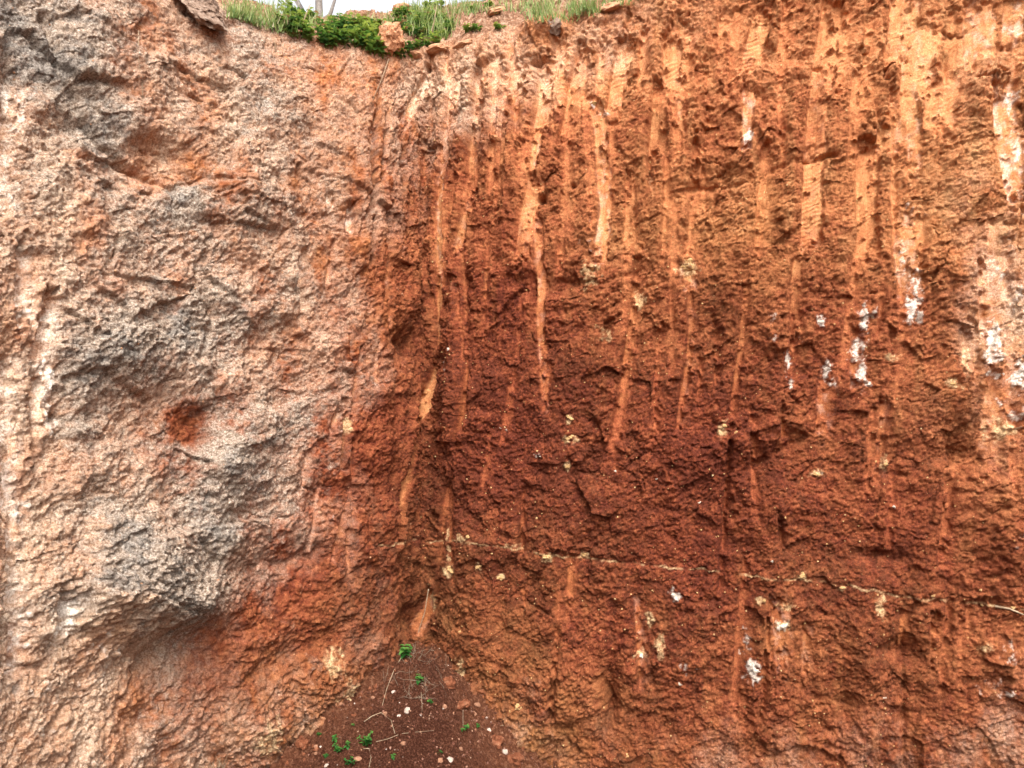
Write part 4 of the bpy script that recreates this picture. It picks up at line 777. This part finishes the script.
def weed(name, loc, h, spread, nst, leafL, mat, label, cat, group=None, lean=(0, 0)):
    root = empty(name, loc); st = MB(); fo = MB(); hue = random.uniform(-.1, .5)
    for _ in range(nst):
        a = random.uniform(0, 6.28); sp = random.uniform(.2, 1) * spread; hh = h * random.uniform(.55, 1.05)
        b0 = Vector((math.cos(a), math.sin(a), 0)) * sp * .25; tip = Vector((math.cos(a) * sp + lean[0], math.sin(a) * sp + lean[1], hh)); mid = (b0 + tip) * .5 + Vector((0, 0, hh * .12))
        pts = [b0, mid, tip]; st.tube([b0 - Vector((0, 0, .012)), mid, tip], .0016, .0008, 4)
        nl = max(3, int(hh / (leafL * .48)))
        for k in range(nl):
            t = .15 + .85 * k / (nl - 1); q = (b0.lerp(mid, t * 2) if t < .5 else mid.lerp(tip, t * 2 - 1))
            for sgn in (0, 1):
                b = a + k * 2.1 + sgn * 3.1 + random.uniform(-.6, .6); d = Vector((math.cos(b), math.sin(b), random.uniform(-.15, .75)))
                L = leafL * random.uniform(.6, 1.2) * (1.05 - .35 * t)
                fo.leaf(q, d, (0, 0, 1), L, L * random.uniform(.55, .8), (1.0 if random.random() < .05 else min(.86, max(0, hue + .45 * t + random.uniform(-.25, .3)))))
    st.build('stem', mat, root); fo.build('foliage', mat, root)
    return tag(root, label, cat, group)

def top(px, py):
    q = on_wall(px, py)
    return None if q is None else q[0]

def lip_y(px):
    return float(np.interp(px, [215, 225, 240, 260, 280, 300, 330, 380, 420, 450, 480, 530, 560, 620, 650], [13, 16, 20, 29, 33, 39, 47, 51, 53, 48, 43, 29, 24, 10, -4]))
# leafy weeds along the top
random.seed(21)
WE = []
for x in range(288, 392, 7):
    for y0 in (1, 7, 13, 19):
        if random.random() < .74 and not 383 < x < 400: WE.append((x + random.uniform(-4, 4), lip_y(x) - y0 - random.uniform(0, 4)))
WE += [(404 + 3.1 * k_, 26 + 7 * math.sin(k_ * 2.4)) for k_ in range(15)] + [(372, 51), (368, 47), (380, 52), (385, 55), (408, 50), (414, 48), (420, 46), (428, 44), (436, 42), (426, 26), (446, 30), (450, 24), (440, 20), (432, 14),  (401, 57), (396, 55), (412, 58), (412, 30), (420, 36), (428, 32), (434, 40), (440, 36), (418, 22), (426, 18), (404, 16), (398, 22), (408, 14), (416, 10), (424, 8), (432, 6), (440, 6), (396, 14), (412, 20), (470, 28), (477, 29), (500, 27), (474, 9), (486, 4)]
def nth(k):
    w_ = 'first second third fourth fifth sixth seventh eighth ninth tenth eleventh twelfth thirteenth fourteenth fifteenth sixteenth seventeenth eighteenth nineteenth twentieth'.split()
    return w_[k] if k < 20 else 'twenty-' + w_[k - 20] if k < 29 else 'thirtieth' if k == 29 else 'thirty-' + w_[k - 30]
WE.sort(); cnt_ = {}
for (x, y) in WE:
    y = min(y, lip_y(x) + 4 if 360 < x < 416 else lip_y(x) - 1)
    p = top(x, y)
    if p is None: continue
    small = x > 392
    h = (.034 if small else (.056 if x > 336 else .052)) * random.uniform(.75, 1.2)
    if 455 < x: h *= .6
    row = 'right' if 392 <= x < 455 else 'slope' if x >= 455 else ('front row', 'second row', 'third row', 'back row')[min(3, max(0, int((lip_y(x) - y) // 6)))]
    cnt_[row] = cnt_.get(row, -1) + 1; k_ = nth(cnt_[row])
    lab = ('low leafy weed right of the boulder, ' + k_ + ' counted from the boulder') if row == 'right' else ('sparse low weed on the bare soil slope, ' + k_ + ' from the left') if row == 'slope' else ('leafy weed left of the boulder, ' + k_ + ' from left, ' + row + ' of thicket')
    weed('leafy_weed', p, h, .036 if not small else .028, 6 if not small else 5, .033 if not small else .024, M_LEAF, lab, 'weed', {True: 'weeds left of the boulder'}.get(x < 392, 'weeds right of the boulder' if x < 455 else 'weeds on the bare slope'))
# grass
def grass(name, spots, label, n, Lr, w, tint):
    g_ = MB()
    for (x0, x1, y0, y1, cnt, hh) in spots:
        anchors = []
        for _ in range(max(6, cnt // 7)):
            xx = random.uniform(x0, x1); anchors.append(top(xx, min(random.uniform(y0, y1), lip_y(xx) - random.uniform(1, 6))))
        anchors = [a for a in anchors if a is not None]
        for _ in range(cnt):
            a = random.choice(anchors); p = Vector(a) + Vector((random.gauss(0, .012), random.gauss(0, .012), -.006))
            d = Vector((random.gauss(0, .28), random.gauss(0, .28), 1))
            g_.blade(p, d, hh * random.uniform(.5, 1.15), w * random.uniform(.7, 1.3), random.uniform(-.35, .35), 1.5 if random.random() < .07 else tint + random.uniform(-.3, .25))
    o = g_.build(name, M_GRASS); o['kind'] = 'stuff'; o['label'] = label; return o
grass('grass', [(226, 292, 4, 34, 620, .062), (236, 300, 16, 40, 420, .042), (270, 330, 14, 26, 160, .06), (408, 455, 10, 36, 620, .08), (430, 470, 4, 14, 200, .06), (530, 600, 2, 20, 620, .055), (470, 540, 2, 12, 260, .05), (600, 640, 0, 6, 140, .045), (290, 400, 16, 30, 240, .06)],
      'fine green grass along the top of the cut', 0, 0, .0032, .4)
# dry stalks standing in the weeds
for (x, y, dx, dz, lab) in [(301, 34, .045, .12, 'bare pale dry stalk leaning right in the left weeds'), (434, 34, .02, .13, 'dry stalk standing in the grass right of the boulder'), (448, 20, -.02, .09, 'short dry stalk beside the bare slope'), (343, 47, .05, .03, 'broken dry stalk lying on the lip left of the boulder'), (276, 48, -.003, .04, 'thin dry stub on the left lip')]:
    p = top(x, y); b_ = MB(); b_.tube([(0, 0, -.012), (dx * .4, .005, dz * .5), (dx, .0, dz)], .003, .0015, 5)
    o = b_.build('dry_stalk', M_STALK); o.location = p; tag(o, lab, 'stalk')

# seedlings on the floor
random.seed(5)
SE = [(405, 656, .034, .020, 7, .027, 'bright green seedling with broad leaves at the stem in the corner'), (419, 682, .022, .012, 4, .018, 'small green seedling right of the hanging stem'), (424, 637, .010, .008, 3, .009, 'tiny green sprout in the dead grass'), (430, 703, .012, .008, 3, .012, 'small dark green sprout in the rubble strip'),
      (462, 730, .014, .020, 5, .013, 'creeping green sprig near the foot of the bank'), (367, 745, .040, .022, 9, .014, 'tallest feathery green weed on the floor'), (340, 752, .026, .022, 7, .013, 'bushy low green weed left of the feathery weed'), (335, 740, .018, .014, 5, .012, 'upper small green weed in the left patch'), (348, 748, .022, .010, 5, .012, 'narrow green weed between the bushy and the feathery weeds'),
      (326, 758, .014, .010, 4, .011, 'lone small weed at the left of the patch'), (350, 764, .018, .020, 6, .013, 'green weed cut by the bottom edge'), (352, 728, .012, .008, 4, .010, 'tiny green sprout above the weed patch'), (441, 754, .012, .010, 4, .011, 'small green sprout above the cream pebble'), (393, 758, .010, .008, 3, .009, 'tiny sprout right of the arching stalk'), (477, 727, .010, .008, 3, .010, 'faint green sprout right of the creeping sprig'), (320, 735, .010, .008, 3, .009, 'tiny green sprout by the left wall')]
for x, y, h, sp, ns, L, lab in SE:
    p = on_ground(x, y); weed('seedling', p, h, sp * 1.25, max(3, ns - 2), L * 1.15, M_SEED, lab, 'seedling', 'small plants on the floor')

# the long thin stem hanging in the corner
def gpt(x, y, lift=.006):
    p = on_ground(x, y); return Vector((p[0], p[1], p[2] + lift))
def wpt(x, y, lift=.012):
    p, nrm = on_wall(x, y); return Vector(p + nrm * lift)
b_ = MB(); b_.tube([wpt(428, 588), wpt(424, 612), wpt(420, 628), gpt(413, 640, .02), gpt(404, 656, .012), gpt(394, 672), gpt(387, 690), gpt(382, 708)], .0020, .0009, 6)
tag(b_.build('dry_vine', M_STALK), 'long thin dry vine hanging from the corner past the bright seedling', 'vine')
for pts, lab, r in [([(364, 724), (372, 720), (381, 718), (391, 724), (395, 736)], 'bent brown twig lying across the middle of the floor', .0025), ([(402, 736), (418, 734), (434, 733)], 'straight thin twig lying level on the soil', .0013), ([(376, 744), (388, 741), (398, 737)], 'short knobbly twig beside the feathery weed', .002),
                    ([(363, 751), (369, 753), (371, 762), (369, 770)], 'arching dry stalk at the bottom edge', .0022), ([(421, 694), (422, 706), (422, 714)], 'thin dry stem lying below the small seedling', .0013), ([(463, 712), (463, 722), (463, 730)], 'thin grey stem behind the creeping sprig', .0012), ([(500, 728), (506, 727), (511, 732)], 'curled straw at the foot of the bank', .0012)]:
    b_ = MB(); b_.tube([gpt(x, y, .007 + .012 * (1 - abs(2 * k / (len(pts) - 1) - 1)) * (r > .002)) for k, (x, y) in enumerate(pts)], r * .7, r * .4, 5); tag(b_.build('twig', M_STALK), lab, 'twig')
# dead grass matted in the corner
b_ = MB()
for _ in range(60):
    a0 = random.uniform(0, 6.28); rx, ry = random.uniform(8, 30), random.uniform(6, 26)
    cx, cy = 420 + random.gauss(0, 16), 664 + random.gauss(0, 16); pts = []; dr_ = random.uniform(-.18, .18); L_ = random.uniform(3, 8)
    for k in range(5):
        cx += L_ * math.cos(a0); cy += L_ * math.sin(a0); a0 += dr_ + random.gauss(0, .25)
        pts.append(gpt(min(446, max(380, cx)), min(700, max(cy, 642)), random.uniform(.001, .012)))
    b_.tube(pts, .0008, .0005, 3)
o = b_.build('dead_grass', M_DEAD); o['kind'] = 'stuff'; o['label'] = 'thin grey dead grass and rootlets matted in the corner'
# pale dry tuft on a ledge of the left face
p = wpt(218, 768, .0); b_ = MB()
root = empty('dry_tuft', p)
for _ in range(26): b_.blade((random.gauss(0, .012), random.gauss(0, .008), -.01), (random.gauss(0, .5), random.gauss(0, .4) - .3, 1), random.uniform(.03, .075), .0022, random.uniform(-.4, .4), .9)
o = b_.build('straw', M_STALK, root); tag(root, 'pale dry grass tuft on a ledge at the foot of the left face', 'dry tuft')
# hair roots on the walls
RT = [([(138, 32), (140, 60), (143, 85), (144, 112)], 'thin pale root hanging down the upper left rock face', .0013), ([(806, 236), (808, 242)], 'x', 0), ([(996, 606), (1008, 608), (1022, 612)], 'pale stick poking from the seam at the right edge', .005), ([(390, 58), (383, 80), (372, 105)], 'yellowish root trailing down the top of the corner', .002)]
for pts, lab, r in RT:
    if r == 0: continue
    b_ = MB(); b_.tube([wpt(x, y, .004) for x, y in pts], r, r * .6, 5); tag(b_.build('root', M_STALK), lab, 'root')

# ------------------------------------------------------------------ the tree beyond the skyline
random.seed(9)
tz = float(V[np.argmin(abs(ii - int(np.searchsorted(s_ax, s_of(330))))), 5, 2])
T0 = Vector((-3.55, 14.0, 5.2)); tree = empty('tree', T0)
tag(tree, 'grey bare-trunked tree far behind the weeds, cut by the top of the picture', 'tree')
tr = MB(); tr.tube([(0, 0, -2.5), (.02, 0, 1.0), (.05, 0, 2.2), (-.02, .05, 3.1), (-.05, .1, 4.0), (0, .1, 5.2)], .10, .05, 9)
for a_, l_ in ((2.6, .75), (3.4, .6), (.3, .35), (3.0, .9)): tr.tube([(0, 0, 2.95), (math.cos(a_) * l_ * .5, .1, 3.15), (math.cos(a_) * l_, .1, 3.6 + .2 * l_)], .06, .02, 6)
ends = []
for k in range(11):
    a = k * 2.4 + .5; z0 = 3.75 + .16 * k; L = random.uniform(1.3, 2.0); e = Vector((math.cos(a) * L, math.sin(a) * L, z0 + random.uniform(.4, 1.1)))
    tr.tube([(0.03, 0, z0), (e.x * .5, e.y * .5, z0 + .35), e], .09, .03, 6); ends.append(e)
    for _ in range(3):
        e2 = e + Vector((random.gauss(0, .5), random.gauss(0, .5), random.gauss(.1, .4))); m0 = Vector((e.x * .6, e.y * .6, z0 + .4)); tr.tube([m0, (m0 + e2) * .5 + Vector((0, 0, .1)), e2], .035, .012, 4); ends.append(e2)
tr.build('trunk', M_BARK, tree)
cr = MB()
for e in ends:
    for _ in range(130):
        q = e + Vector((random.gauss(0, .36), random.gauss(0, .36), random.gauss(.18, .2)))
        cr.leaf(q, (random.gauss(0, 1), random.gauss(0, 1), random.gauss(-.2, .6)), (0, .1, 1), random.uniform(.06, .12), .04, random.random())
cr.build('crown', M_TREE, tree)
